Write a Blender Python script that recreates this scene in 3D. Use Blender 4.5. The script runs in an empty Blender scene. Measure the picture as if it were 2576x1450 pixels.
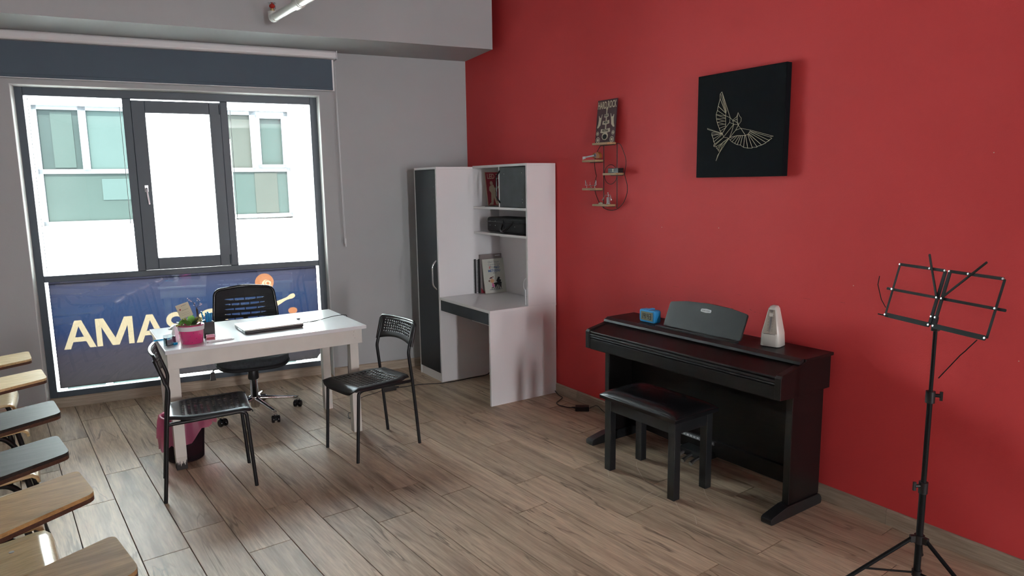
import bpy, bmesh, math, random
from mathutils import Vector, Matrix
R = math.radians
PI = math.pi
random.seed(7)
S = bpy.context.scene
COL = S.collection

# ------------------------------------------------------------------ camera
def cam_axes(yaw, pitch, roll):
    f = Vector((math.sin(yaw)*math.cos(pitch), math.cos(yaw)*math.cos(pitch), math.sin(pitch)))
    r = Vector((math.cos(yaw), -math.sin(yaw), 0)); u = r.cross(f)
    c, s = math.cos(roll), math.sin(roll)
    return c*r + s*u, -s*r + c*u, f
cd = bpy.data.cameras.new('camera'); cam = bpy.data.objects.new('camera', cd); COL.objects.link(cam)
cr, cu, cf = cam_axes(R(33.25), R(-8.595), R(-0.868))
m = Matrix((cr, cu, -cf)).transposed().to_4x4(); m.translation = (0, 0, 1.64)
cam.matrix_world = m
cd.sensor_width = 36; cd.sensor_fit = 'HORIZONTAL'; cd.lens = 1746.4/2576*36
cd.clip_start = .02; cd.clip_end = 200
S.camera = cam

# ------------------------------------------------------------------ light and exposure
S.view_settings.view_transform = 'Standard'; S.view_settings.look = 'None'
S.view_settings.gamma = 1; S.view_settings.use_curve_mapping = False
S.view_settings.exposure = 0.45
w = bpy.data.worlds.new('sky'); S.world = w; w.use_nodes = True
bg = w.node_tree.nodes['Background']; bg.inputs[0].default_value = (.80, .92, 1, 1); bg.inputs[1].default_value = 40.0
sd = bpy.data.lights.new('sun', 'SUN'); sd.energy = 64; sd.angle = R(.6); sd.color = (1, .97, .92)
sun = bpy.data.objects.new('sun', sd); COL.objects.link(sun)
sun.rotation_euler = Vector((.28, .62, -.80)).to_track_quat('-Z', 'Y').to_euler()
def area(name, loc, aim, sx, sy, e, col):
    d = bpy.data.lights.new(name, 'AREA'); d.shape = 'RECTANGLE'; d.size = sx; d.size_y = sy
    d.energy = e; d.color = col
    o = bpy.data.objects.new(name, d); COL.objects.link(o); o.location = loc
    o.rotation_euler = (Vector(aim)-Vector(loc)).to_track_quat('-Z', 'Y').to_euler()
    return o
# added fill lights behind the camera, kept narrow to stay out of pane reflections
area('rear_fill', (.05, -8.8, 1.6), (1.5, 3.2, 1.4), .38, 2.7, 280, (.97, .98, 1))
area('rear_fill', (2.84, -8.8, 1.6), (2.2, 3.2, 1.4), .6, 2.7, 150, (.97, .98, 1))

# ------------------------------------------------------------------ geometry helpers
def link(o): COL.objects.link(o); return o
class MB:
    def __init__(s): s.v = []; s.f = []; s.sm = []
    def add(s, vs, fs, sm=False, M=None):
        b = len(s.v)
        for v in vs:
            v = Vector(v)
            if M is not None: v = M @ v
            s.v.append(v)
        for f in fs: s.f.append(tuple(b+i for i in f)); s.sm.append(sm)
        return s
    def box(s, x0, x1, y0, y1, z0, z1, M=None):
        vs = [(x, y, z) for z in (z0, z1) for y in (y0, y1) for x in (x0, x1)]
        return s.add(vs, [(0,2,3,1),(4,5,7,6),(0,1,5,4),(2,6,7,3),(0,4,6,2),(1,3,7,5)], False, M)
    def prism(s, poly, a0, a1, axis='z', M=None, sm=False):
        n = len(poly); area2 = sum(poly[i][0]*poly[(i+1)%n][1]-poly[(i+1)%n][0]*poly[i][1] for i in range(n))
        if area2 < 0: poly = poly[::-1]
        def P(p, a):
            return {'z': (p[0], p[1], a), 'y': (p[0], a, p[1]), 'x': (a, p[0], p[1])}[axis]
        vs = [P(p, a0) for p in poly]+[P(p, a1) for p in poly]
        fs = [tuple(range(n-1, -1, -1)), tuple(range(n, 2*n))]+[(i, (i+1)%n, n+(i+1)%n, n+i) for i in range(n)]
        if axis == 'y': fs = [f[::-1] for f in fs]
        b = len(s.sm); s.add(vs, fs, sm, M)
        if sm: s.sm[b] = s.sm[b+1] = False
        return s
    def tube(s, pts, r, n=10, caps=True, rs=None, M=None):
        pts = [Vector(p) for p in pts]; k = len(pts)
        tg = []
        for i in range(k):
            a = pts[max(0, i-1)]; b = pts[min(k-1, i+1)]; tg.append((b-a).normalized())
        u = tg[0].orthogonal().normalized(); vs = []; fs = []
        for i in range(k):
            u = (u - tg[i]*u.dot(tg[i])).normalized(); v = tg[i].cross(u)
            rr = rs[i] if rs else r
            for j in range(n):
                a = 2*PI*j/n; vs.append(pts[i]+(u*math.cos(a)+v*math.sin(a))*rr)
        for i in range(k-1):
            for j in range(n):
                fs.append((i*n+j, i*n+(j+1)%n, (i+1)*n+(j+1)%n, (i+1)*n+j))
        s.add(vs, fs, True, M)
        if caps: s.add([vs[j] for j in range(n)], [tuple(range(n-1, -1, -1))], False, M); s.add([vs[(k-1)*n+j] for j in range(n)], [tuple(range(n))], False, M)
        return s
    def lathe(s, prof, n=24, M=None, sm=True, c=(0, 0)):
        vs = []; fs = []; k = len(prof)
        for r, z in prof:
            for j in range(n):
                a = 2*PI*j/n; vs.append((c[0]+r*math.cos(a), c[1]+r*math.sin(a), z))
        for i in range(k-1):
            for j in range(n): fs.append((i*n+j, i*n+(j+1)%n, (i+1)*n+(j+1)%n, (i+1)*n+j))
        s.add(vs, fs, sm, M)
        if prof[0][0] > 1e-5: s.add(vs[:n], [tuple(range(n-1, -1, -1))], False, M)
        if prof[-1][0] > 1e-5: s.add(vs[-n:], [tuple(range(n))], False, M)
        return s
    def ball(s, c, r, n=10, M=None, sc=(1, 1, 1)):
        vs = []; fs = []; k = n//2
        for i in range(k+1):
            t = PI*i/k
            for j in range(n):
                a = 2*PI*j/n; vs.append((c[0]+r*sc[0]*math.sin(t)*math.cos(a), c[1]+r*sc[1]*math.sin(t)*math.sin(a), c[2]-r*sc[2]*math.cos(t)))
        for i in range(k):
            for j in range(n): fs.append((i*n+j, i*n+(j+1)%n, (i+1)*n+(j+1)%n, (i+1)*n+j))
        return s.add(vs, fs, True, M)
    def build(s, name, mat, parent=None, bevel=0, seg=2, loc=None, rz=None):
        me = bpy.data.meshes.new(name); me.from_pydata([tuple(v) for v in s.v], [], s.f)
        for p, q in zip(me.polygons, s.sm): p.use_smooth = q
        me.validate(); me.update(); me.materials.append(mat)
        o = link(bpy.data.objects.new(name, me))
        if parent: o.parent = parent
        if loc: o.location = loc
        if rz is not None: o.rotation_euler.z = rz
        if bevel:
            b = o.modifiers.new('b', 'BEVEL'); b.width = bevel; b.segments = seg; b.limit_method = 'ANGLE'; b.angle_limit = R(50)
        return o
def bend(pts, r, n=5):
    """round the corners of a polyline"""
    pts = [Vector(p) for p in pts]; out = [pts[0]]
    for i in range(1, len(pts)-1):
        a, b, c = pts[i-1], pts[i], pts[i+1]
        d1 = (a-b); d2 = (c-b); q = min(r, d1.length*.45, d2.length*.45)
        p1 = b+d1.normalized()*q; p2 = b+d2.normalized()*q
        for k in range(n+1):
            t = k/n; out.append(p1.lerp(b, t).lerp(b.lerp(p2, t), t))
    out.append(pts[-1]); return out
def spl(p, n=6):
    out = []
    for i in range(len(p)-1):
        p0, p1, p2, p3 = Vector(p[max(0, i-1)]), Vector(p[i]), Vector(p[i+1]), Vector(p[min(len(p)-1, i+2)])
        for t in range(n):
            t /= n; out.append(.5*((2*p1)+(-p0+p2)*t+(2*p0-5*p1+4*p2-p3)*t*t+(-p0+3*p1-3*p2+p3)*t**3))
    out.append(Vector(p[-1])); return out
def rrect(x0, x1, y0, y1, r, n=4):
    o = []
    for cx, cy, a in ((x1-r, y1-r, 0), (x0+r, y1-r, 90), (x0+r, y0+r, 180), (x1-r, y0+r, 270)):
        for k in range(n+1):
            t = R(a+90*k/n); o.append((cx+r*math.cos(t), cy+r*math.sin(t)))
    return o
def rpoly(poly, r, n=3):
    o = []
    k = len(poly)
    for i in range(k):
        a = Vector(poly[i-1]); b = Vector(poly[i]); c = Vector(poly[(i+1) % k])
        q = min(r, (a-b).length*.4, (c-b).length*.4)
        p1 = b+(a-b).normalized()*q; p2 = b+(c-b).normalized()*q
        for j in range(n+1):
            t = j/n; v = p1.lerp(b, t).lerp(b.lerp(p2, t), t); o.append((v.x, v.y))
    return o
def empty(name, loc, rz=0, label=None, cat=None, group=None):
    o = link(bpy.data.objects.new(name, None)); o.location = loc; o.rotation_euler.z = rz; o.empty_display_size = .1
    return tag(o, label, cat, group)
def tag(o, label=None, cat=None, group=None, kind=None):
    if label: o['label'] = label
    if cat: o['category'] = cat
    if group: o['group'] = group
    if kind: o['kind'] = kind
    return o
def struct(o, label=None):
    o['kind'] = 'structure'
    if label: o['label'] = label
    return o
def copy_tree(o, parent=None):
    c = o.copy(); COL.objects.link(c); c.parent = parent
    for ch in list(o.children): copy_tree(ch, c)
    return c
def curve_mesh(polys, ext=0.0):
    cu_ = bpy.data.curves.new('t', 'CURVE'); cu_.dimensions = '2D'; cu_.fill_mode = 'BOTH'; cu_.extrude = ext
    for p in polys:
        sp = cu_.splines.new('POLY'); sp.points.add(len(p)-1); sp.use_cyclic_u = True
        for i, q in enumerate(p): sp.points[i].co = (q[0], q[1], 0, 1)
    o = bpy.data.objects.new('t', cu_); COL.objects.link(o)
    dg = bpy.context.evaluated_depsgraph_get(); me = bpy.data.meshes.new_from_object(o.evaluated_get(dg), depsgraph=dg)
    bpy.data.objects.remove(o); bpy.data.curves.remove(cu_); return me
def text_mesh(txt, size, ext=.0003, shear=0, align='CENTER', bold=0.0, sx=1.0):
    c = bpy.data.curves.new('t', 'FONT'); c.body = txt; c.size = size; c.extrude = ext; c.align_x = align; c.align_y = 'CENTER'
    c.shear = shear; c.offset = bold; c.resolution_u = 3
    o = bpy.data.objects.new('t', c); COL.objects.link(o)
    dg = bpy.context.evaluated_depsgraph_get(); me = bpy.data.meshes.new_from_object(o.evaluated_get(dg), depsgraph=dg)
    bpy.data.objects.remove(o); bpy.data.curves.remove(c)
    if sx != 1: me.transform(Matrix.Diagonal((sx, 1, 1, 1)))
    return me
def mobj(name, me, mat, parent, M):
    me.materials.clear(); me.materials.append(mat)
    me.transform(M); o = link(bpy.data.objects.new(name, me)); o.parent = parent; return o
def frame_m(origin, xdir, ydir):
    """matrix mapping local x,y (z = normal) onto the given directions"""
    x = Vector(xdir).normalized(); y = Vector(ydir).normalized(); z = x.cross(y)
    m = Matrix((x, y, z)).transposed().to_4x4(); m.translation = origin; return m

# ------------------------------------------------------------------ materials
def mat(name, col, rough=.5, metal=0, bump=0, bscale=200, var=0, vscale=4, spec=.5, coat=0, sheen=0, trans=0, emit=None):
    m_ = bpy.data.materials.new(name); m_.use_nodes = True; nt = m_.node_tree; p = nt.nodes['Principled BSDF']
    p.inputs['Base Color'].default_value = (*col, 1); p.inputs['Roughness'].default_value = rough
    p.inputs['Metallic'].default_value = metal; p.inputs['Specular IOR Level'].default_value = spec
    p.inputs['Coat Weight'].default_value = coat; p.inputs['Coat Roughness'].default_value = .1
    p.inputs['Sheen Weight'].default_value = sheen
    if trans: p.inputs['Transmission Weight'].default_value = trans
    tc = nt.nodes.new('ShaderNodeTexCoord')
    if bump:
        n = nt.nodes.new('ShaderNodeTexNoise'); n.inputs['Scale'].default_value = bscale; n.inputs['Detail'].default_value = 4
        b = nt.nodes.new('ShaderNodeBump'); b.inputs['Strength'].default_value = bump; b.inputs['Distance'].default_value = .002
        nt.links.new(tc.outputs['Object'], n.inputs['Vector']); nt.links.new(n.outputs[0], b.inputs['Height']); nt.links.new(b.outputs[0], p.inputs['Normal'])
    if var:
        n = nt.nodes.new('ShaderNodeTexNoise'); n.inputs['Scale'].default_value = vscale; n.inputs['Detail'].default_value = 5
        r = nt.nodes.new('ShaderNodeValToRGB'); e = r.color_ramp.elements
        e[0].position = .3; e[1].position = .7
        e[0].color = (*[c*(1-var) for c in col], 1); e[1].color = (*[min(1, c*(1+var)) for c in col], 1)
        nt.links.new(tc.outputs['Object'], n.inputs['Vector']); nt.links.new(n.outputs[0], r.inputs[0]); nt.links.new(r.outputs[0], p.inputs['Base Color'])
    return m_
def wood(name, c0, c1, c2, rough=.45, along='x', scale=1.0, streak=14, rnd=True, bump=.15, coat=0, knots=.5, spec=.5, veins=0):
    """streaked wood; grain runs along the given object axis; c0 light, c1 mid, c2 dark streak"""
    m_ = bpy.data.materials.new(name); m_.use_nodes = True; nt = m_.node_tree; N = nt.nodes; L = nt.links; p = N['Principled BSDF']
    tc = N.new('ShaderNodeTexCoord'); oi = N.new('ShaderNodeObjectInfo')
    mul = N.new('ShaderNodeMath'); mul.operation = 'MULTIPLY'; mul.inputs[1].default_value = 57.0 if rnd else 0
    L.new(oi.outputs['Random'], mul.inputs[0])
    cx = N.new('ShaderNodeCombineXYZ')
    for i in range(3): L.new(mul.outputs[0], cx.inputs[i])
    add = N.new('ShaderNodeVectorMath'); add.operation = 'ADD'; L.new(tc.outputs['Object'], add.inputs[0]); L.new(cx.outputs[0], add.inputs[1])
    mp = N.new('ShaderNodeMapping'); sc = {'x': (1, streak, streak), 'y': (streak, 1, streak), 'z': (streak, streak, 1)}[along]
    mp.inputs['Scale'].default_value = tuple(q*scale for q in sc); L.new(add.outputs[0], mp.inputs[0])
    n1 = N.new('ShaderNodeTexNoise'); n1.inputs['Scale'].default_value = 1.6; n1.inputs['Detail'].default_value = 6; n1.inputs['Roughness'].default_value = .62; n1.inputs['Distortion'].default_value = .8
    L.new(mp.outputs[0], n1.inputs['Vector'])
    n2 = N.new('ShaderNodeTexNoise'); n2.inputs['Scale'].default_value = .55; n2.inputs['Detail'].default_value = 3; n2.inputs['Distortion'].default_value = 1.5
    L.new(mp.outputs[0], n2.inputs['Vector'])
    n3 = N.new('ShaderNodeTexNoise'); n3.inputs['Scale'].default_value = 9; n3.inputs['Detail'].default_value = 5
    L.new(mp.outputs[0], n3.inputs['Vector'])
    r1 = N.new('ShaderNodeValToRGB'); r1.color_ramp.elements[0].position = .36; r1.color_ramp.elements[1].position = .62
    r1.color_ramp.elements[0].color = (*c1, 1); r1.color_ramp.elements[1].color = (*c0, 1); L.new(n1.outputs[0], r1.inputs[0])
    r2 = N.new('ShaderNodeValToRGB'); r2.color_ramp.elements[0].position = .28; r2.color_ramp.elements[1].position = .47
    r2.color_ramp.elements[0].color = (1, 1, 1, 1); r2.color_ramp.elements[1].color = (0, 0, 0, 1); L.new(n2.outputs[0], r2.inputs[0])
    kf = N.new('ShaderNodeMath'); kf.operation = 'MULTIPLY'; kf.inputs[1].default_value = knots; L.new(r2.outputs[0], kf.inputs[0])
    mx = N.new('ShaderNodeMix'); mx.data_type = 'RGBA'; L.new(kf.outputs[0], mx.inputs[0]); L.new(r1.outputs[0], mx.inputs[6]); mx.inputs[7].default_value = (*c2, 1)
    r3 = N.new('ShaderNodeValToRGB'); r3.color_ramp.elements[0].position = .3; r3.color_ramp.elements[1].position = .7
    r3.color_ramp.elements[0].color = (.8, .8, .8, 1); r3.color_ramp.elements[1].color = (1.12, 1.12, 1.12, 1); L.new(n3.outputs[0], r3.inputs[0])
    if veins:
        mp2 = N.new('ShaderNodeMapping'); mp2.inputs['Scale'].default_value = (1.1, 11, 11); L.new(add.outputs[0], mp2.inputs[0])
        n4 = N.new('ShaderNodeTexNoise'); n4.inputs['Scale'].default_value = .9; n4.inputs['Detail'].default_value = 3; n4.inputs['Distortion'].default_value = .6; L.new(mp2.outputs[0], n4.inputs['Vector'])
        rv = N.new('ShaderNodeValToRGB'); el = rv.color_ramp.elements; el[0].position = .455; el[0].color = (0, 0, 0, 1); el[1].position = .475; el[1].color = (1, 1, 1, 1)
        e3 = el.new(.495); e3.color = (0, 0, 0, 1); L.new(n4.outputs[0], rv.inputs[0])
        n5 = N.new('ShaderNodeTexNoise'); n5.inputs['Scale'].default_value = 2.2; L.new(add.outputs[0], n5.inputs['Vector'])
        r5 = N.new('ShaderNodeValToRGB'); r5.color_ramp.elements[0].position = .42; r5.color_ramp.elements[1].position = .62; r5.color_ramp.elements[1].color = (veins, veins, veins, 1); L.new(n5.outputs[0], r5.inputs[0])
        vm = N.new('ShaderNodeMath'); vm.operation = 'MULTIPLY'; L.new(rv.outputs[0], vm.inputs[0]); L.new(r5.outputs[0], vm.inputs[1])
        mv = N.new('ShaderNodeMix'); mv.data_type = 'RGBA'; L.new(vm.outputs[0], mv.inputs[0]); L.new(mx.outputs[2], mv.inputs[6]); mv.inputs[7].default_value = (*[q*.75 for q in c2], 1)
        mx = mv
    mm = N.new('ShaderNodeMix'); mm.data_type = 'RGBA'; mm.blend_type = 'MULTIPLY'; mm.inputs[0].default_value = 1; L.new(mx.outputs[2], mm.inputs[6]); L.new(r3.outputs[0], mm.inputs[7])
    if rnd:
        hv = N.new('ShaderNodeHueSaturation'); mr = N.new('ShaderNodeMapRange'); mr.inputs[3].default_value = .86; mr.inputs[4].default_value = 1.12
        L.new(oi.outputs['Random'], mr.inputs[0]); L.new(mr.outputs[0], hv.inputs['Value']); L.new(mm.outputs[2], hv.inputs['Color']); L.new(hv.outputs[0], p.inputs['Base Color'])
    else: L.new(mm.outputs[2], p.inputs['Base Color'])
    p.inputs['Specular IOR Level'].default_value = spec
    p.inputs['Roughness'].default_value = rough; p.inputs['Coat Weight'].default_value = coat; p.inputs['Coat Roughness'].default_value = .12
    b = N.new('ShaderNodeBump'); b.inputs['Strength'].default_value = bump; b.inputs['Distance'].default_value = .001; L.new(n3.outputs[0], b.inputs['Height']); L.new(b.outputs[0], p.inputs['Normal'])
    return m_
def glass_mat(name, tint=(.93, .97, .95), spec=1.5, rough=0.0):
    m_ = bpy.data.materials.new(name); m_.use_nodes = True; nt = m_.node_tree; N = nt.nodes; N.remove(N['Principled BSDF'])
    t = N.new('ShaderNodeBsdfTransparent'); t.inputs[0].default_value = (*tint, 1)
    g = N.new('ShaderNodeBsdfGlossy'); g.inputs['Roughness'].default_value = rough; g.inputs[0].default_value = (1, 1, 1, 1)
    fr = N.new('ShaderNodeFresnel'); fr.inputs[0].default_value = spec
    mx = N.new('ShaderNodeMixShader'); nt.links.new(fr.outputs[0], mx.inputs[0]); nt.links.new(t.outputs[0], mx.inputs[1]); nt.links.new(g.outputs[0], mx.inputs[2])
    nt.links.new(mx.outputs[0], N['Material Output'].inputs[0]); return m_
def film_mat(name, stops, zr, gloss=.0):
    """printed film: lets daylight through, coloured by its print (vertical blend of the print's colours)"""
    m_ = bpy.data.materials.new(name); m_.use_nodes = True; nt = m_.node_tree; N = nt.nodes; L = nt.links; N.remove(N['Principled BSDF'])
    tc = N.new('ShaderNodeTexCoord'); sp = N.new('ShaderNodeSeparateXYZ'); L.new(tc.outputs['Object'], sp.inputs[0])
    mr = N.new('ShaderNodeMapRange'); mr.inputs[1].default_value = zr[0]; mr.inputs[2].default_value = zr[1]; L.new(sp.outputs[2], mr.inputs[0])
    rp = N.new('ShaderNodeValToRGB'); e = rp.color_ramp.elements
    while len(e) < len(stops): e.new(.5)
    for k, (a, c) in enumerate(stops): e[k].position = a; e[k].color = (*c, 1)
    L.new(mr.outputs[0], rp.inputs[0])
    tr = N.new('ShaderNodeBsdfTranslucent'); L.new(rp.outputs[0], tr.inputs[0])
    df = N.new('ShaderNodeBsdfDiffuse'); L.new(rp.outputs[0], df.inputs[0])
    mx = N.new('ShaderNodeMixShader'); mx.inputs[0].default_value = .25; L.new(tr.outputs[0], mx.inputs[1]); L.new(df.outputs[0], mx.inputs[2])
    L.new(mx.outputs[0], N['Material Output'].inputs[0]); return m_

M = {}
M['grey_wall'] = mat('grey_wall_paint', (.41, .425, .43), .85, bump=.25, bscale=260, var=.03, vscale=1.5)
M['pale_wall'] = mat('pale_wall_paint', (.42, .42, .41), .85)
M['reveal'] = mat('reveal_paint', (.62, .63, .62), .7, bump=.15, bscale=220)
M['red_wall'] = mat('red_wall_paint', (.62, .046, .048), .72, bump=.3, bscale=220, var=.05, vscale=1.2)
M['ceil'] = mat('ceiling_paint', (.50, .50, .50), .9, bump=.1)
M['grey_frame'] = mat('anthracite_window_profile', (.042, .060, .080), .42, bump=.05, bscale=900)
M['rubber'] = mat('black_rubber', (.012, .012, .013), .7)
M['plank'] = wood('laminate_plank', (0.5488, 0.4200, 0.3024), (0.4032, 0.2968, 0.2072), (0.1680, 0.1176, 0.0840), .52, 'x', 1.0, 13, True, .18, spec=.38, knots=.75, veins=.85)
M['subfloor'] = mat('dark_subfloor', (.012, .010, .008), .9)
M['base'] = wood('baseboard_wood', (.42, .34, .26), (.31, .25, .185), (.2, .16, .12), .5, 'x', 1.2, 16, True, .1, knots=.4)
M['glass'] = glass_mat('window_glass', (.95, .98, .97))
M['white_board'] = mat('white_melamine', (.78, .77, .785), .32, var=.015, vscale=3)
M['white_edge'] = mat('white_edge_band', (.80, .80, .80), .4)
M['white_paint'] = mat('white_table_top', (.70, .72, .73), .22, var=.03, vscale=6, coat=.3)
M['worn_white'] = mat('worn_white_paint', (.60, .58, .53), .45, var=.05, vscale=9, bump=.1, bscale=60)
M['anth_door'] = mat('anthracite_door', (.022, .027, .034), .5, var=.12, vscale=5)
M['anth_dusty'] = mat('dusty_anthracite_door', (.030, .036, .043), .55, var=.25, vscale=9)
M['chrome'] = mat('chrome', (.75, .76, .78), .14, metal=1)
M['steel'] = mat('brushed_steel', (.55, .55, .56), .3, metal=1)
M['black_metal'] = mat('black_painted_steel', (.008, .009, .010), .42, spec=.4)
M['matte_black'] = mat('matte_black_steel', (.005, .0055, .006), .6, spec=.2)
M['black_plastic'] = mat('black_moulded_plastic', (.012, .012, .013), .38, bump=.1, bscale=700, spec=.5)
M['black_gloss'] = mat('black_gloss_plastic', (.008, .008, .009), .2)
M['black_mesh'] = mat('black_mesh_fabric', (.007, .008, .010), .75, bump=.3, bscale=1500)
M['grey_fabric'] = mat('charcoal_seat_fabric', (.030, .036, .042), .9, bump=.5, bscale=1200, var=.25, vscale=60)
M['piano'] = wood('dark_rosewood_laminate', (.0065, .0042, .0042), (.004, .003, .003), (.002, .0017, .0017), .42, 'y', 2, 18, False, .10, knots=.3, spec=.35)
M['piano_blk'] = mat('black_piano_trim', (.010, .011, .012), .40, bump=.1, bscale=500)
M['leather'] = mat('black_leatherette', (.008, .008, .009), .26, bump=.3, bscale=90, spec=.6)
M['canvas'] = mat('black_canvas', (.004, .005, .007), .85, bump=.3, bscale=900, spec=.15)
M['gold'] = mat('pale_gold_thread', (.62, .56, .40), .5)
M['blue_clock'] = mat('blue_clock_plastic', (.02, .28, .62), .35)
M['lcd'] = mat('lcd_panel', (.20, .21, .15), .3)
M['ink'] = mat('black_ink', (.012, .012, .014), .6)
M['ivory'] = mat('ivory_plastic', (.62, .60, .55), .3)
M['label'] = mat('white_label', (.72, .75, .76), .45)
M['grey_ink'] = mat('grey_ink', (.25, .27, .29), .6)
M['blind'] = mat('slate_blind_fabric', (.085, .115, .145), .85, bump=.2, bscale=1200)
M['blind_box'] = mat('white_blind_cassette', (.66, .66, .67), .35)
M['pipe'] = mat('white_painted_pipe', (.70, .71, .66), .3)
M['brass'] = mat('brass', (.5, .38, .2), .35, metal=1)
M['red_bulb'] = mat('red_glass_bulb', (.45, .03, .02), .15)
M['pot'] = mat('magenta_glazed_pot', (.55, .035, .17), .25, coat=.4)
M['pot_band'] = mat('white_ribbon', (.65, .63, .66), .45)
M['leaf'] = mat('green_leaf', (.10, .26, .04), .45, var=.3, vscale=30)
M['leaf_dark'] = mat('dark_green_leaf', (.02, .06, .02), .4, var=.3, vscale=30)
M['moss'] = mat('yellow_green_moss', (.30, .30, .09), .8, var=.4, vscale=80)
M['stone'] = mat('brown_pebble', (.25, .17, .11), .7, var=.3, vscale=70)
M['twig'] = mat('dark_twig', (.05, .035, .03), .6)
M['card'] = mat('cream_card', (.52, .49, .36), .6)
M['paper'] = mat('white_paper', (.72, .73, .74), .6)
M['blue_pl'] = mat('blue_plastic', (.01, .28, .55), .25, trans=.35)
M['pink_pl'] = mat('pink_plastic', (.65, .25, .35), .3)
M['acrylic'] = glass_mat('clear_acrylic', (.88, .95, .97), 1.6)
M['laptop'] = mat('silver_laptop_lid', (.50, .49, .46), .28, metal=.6)
M['blond'] = wood('blond_plywood', (.66, .50, .27), (.55, .39, .19), (.42, .28, .12), .28, 'y', 1.5, 12, True, .05, coat=.6, knots=.25)
M['tab_light'] = wood('light_oak_laminate', (.60, .45, .25), (.49, .35, .18), (.33, .22, .10), .45, 'y', 2.2, 10, True, .08, spec=.15, knots=.4)
M['tab_mid'] = wood('mid_oak_laminate', (.46, .29, .12), (.34, .21, .085), (.18, .10, .038), .55, 'y', 2.0, 10, True, .08, spec=.12, knots=.5)
M['tab_grey'] = wood('grey_oak_laminate', (0.0402, 0.0372, 0.0330), (0.0262, 0.0237, 0.0211), (0.0127, 0.0114, 0.0101), .5, 'y', 2.2, 12, True, .1, spec=.15, knots=.5)
M['ply_edge'] = wood('brown_plywood_edge', (.10, .045, .025), (.06, .027, .016), (.02, .01, .008), .6, 'y', 1, 150, False, .1, knots=.5)
M['shelf_wood'] = wood('pine_shelf', (.50, .33, .17), (.38, .24, .12), (.2, .11, .05), .5, 'y', 4, 12, True, .05)
M['poster_red'] = mat('dark_maroon_plaque', (.065, .014, .022), .45, var=.3, vscale=12)
M['cream'] = mat('cream_print', (.62, .52, .38), .5)
M['crimson'] = mat('crimson_print', (.30, .02, .035), .5)
M['bag'] = None
def translucent(name, col, fac, tcol=None, rough=.3):
    m_ = bpy.data.materials.new(name); m_.use_nodes = True; nt = m_.node_tree; N = nt.nodes; L = nt.links; p = N['Principled BSDF']
    p.inputs['Base Color'].default_value = (*col, 1); p.inputs['Roughness'].default_value = rough
    tr = N.new('ShaderNodeBsdfTranslucent'); tr.inputs[0].default_value = (*col, 1)
    tp = N.new('ShaderNodeBsdfTransparent'); tp.inputs[0].default_value = (*(tcol or col), 1)
    a = N.new('ShaderNodeMixShader'); a.inputs[0].default_value = .5; L.new(p.outputs[0], a.inputs[1]); L.new(tr.outputs[0], a.inputs[2])
    b = N.new('ShaderNodeMixShader'); b.inputs[0].default_value = fac; L.new(a.outputs[0], b.inputs[1]); L.new(tp.outputs[0], b.inputs[2])
    L.new(b.outputs[0], N['Material Output'].inputs[0]); return m_
M['bag'] = translucent('pink_bin_liner', (.78, .22, .38), .48, (.95, .45, .60))
M['smoke'] = translucent('smoky_bin_plastic', (.07, .05, .06), .6, (.45, .33, .40))
M['facade'] = mat('white_render_facade', (.80, .80, .78), .8, var=.02, vscale=1)
M['beige_pipe'] = mat('beige_downpipe', (.22, .21, .15), .6)
M['joint'] = mat('facade_joint', (.10, .095, .09), .8)
M['far_frame'] = mat('grey_aluminium_frame', (0.0210, 0.0220, 0.0250), .5)
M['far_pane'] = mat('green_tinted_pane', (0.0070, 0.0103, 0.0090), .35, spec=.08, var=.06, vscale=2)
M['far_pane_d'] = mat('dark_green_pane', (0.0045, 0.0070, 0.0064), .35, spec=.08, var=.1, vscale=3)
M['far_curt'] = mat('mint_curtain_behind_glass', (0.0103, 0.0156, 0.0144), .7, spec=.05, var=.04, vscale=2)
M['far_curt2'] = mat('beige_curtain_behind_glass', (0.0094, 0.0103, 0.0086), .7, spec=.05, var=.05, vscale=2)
M['street'] = mat('asphalt', (.15, .15, .15), .9)

# ------------------------------------------------------------------ room shell
XR = 3.193
AZ = R(97.82)
WD = Vector((math.sin(AZ), math.cos(AZ), 0)); WN = Vector((WD.y, -WD.x, 0)); W0 = Vector((XR, 5.575, 0))
WM = frame_m(W0, -WD, (0, 0, 1))         # x = distance u from the corner, y = height
WMi = Matrix((-WD, WN, Vector((0, 0, 1)))).transposed().to_4x4(); WMi.translation = W0   # (u, w into room, z) - left handed
def wbox(mb, u0, u1, w0, w1, z0, z1):
    vs = [WMi @ Vector((u, w_, z)) for z in (z0, z1) for w_ in (w0, w1) for u in (u0, u1)]
    f = [(0,2,3,1),(4,5,7,6),(0,1,5,4),(2,6,7,3),(0,4,6,2),(1,3,7,5)]
    return mb.add(vs, f)
CEIL = 3.25; XL = -3.4; YB = -9.0
UL = (XR-XL)/(-WD).dot(Vector((-1, 0, 0)))
struct(MB().box(XR, XR+.15, YB, 6.2, -.03, CEIL).build('wall_right', M['red_wall']), 'deep red painted side wall with small scuffs')
o = MB()
UO0, UO1, ZO = 1.292, 3.395, 2.374
wbox(o, -.2, UO0, -.30, 0, -.03, CEIL); wbox(o, UO1, UL, -.30, 0, -.03, CEIL); wbox(o, UO0, UO1, -.30, 0, ZO, CEIL); wbox(o, UO0, UO1, -.30, -.135, -.03, .058)
struct(o.build('wall_back', M['grey_wall']), 'grey painted wall holding the big window')
o = MB(); wbox(o, UO1-.004, UO1, -.135, .001, 0, ZO); wbox(o, UO0, UO0+.004, -.135, .001, 0, ZO); wbox(o, UO0, UO1, -.135, .001, ZO-.004, ZO)
struct(o.build('trim_1', M['reveal']), 'pale plastered reveal around the window')
struct(MB().box(XL-.15, XL, YB, 7.0, -.03, CEIL).build('wall_left', M['pale_wall']))
struct(MB().box(XL-.15, XR+.15, YB-.15, YB, -.03, CEIL).build('wall_front', M['pale_wall']))
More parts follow.
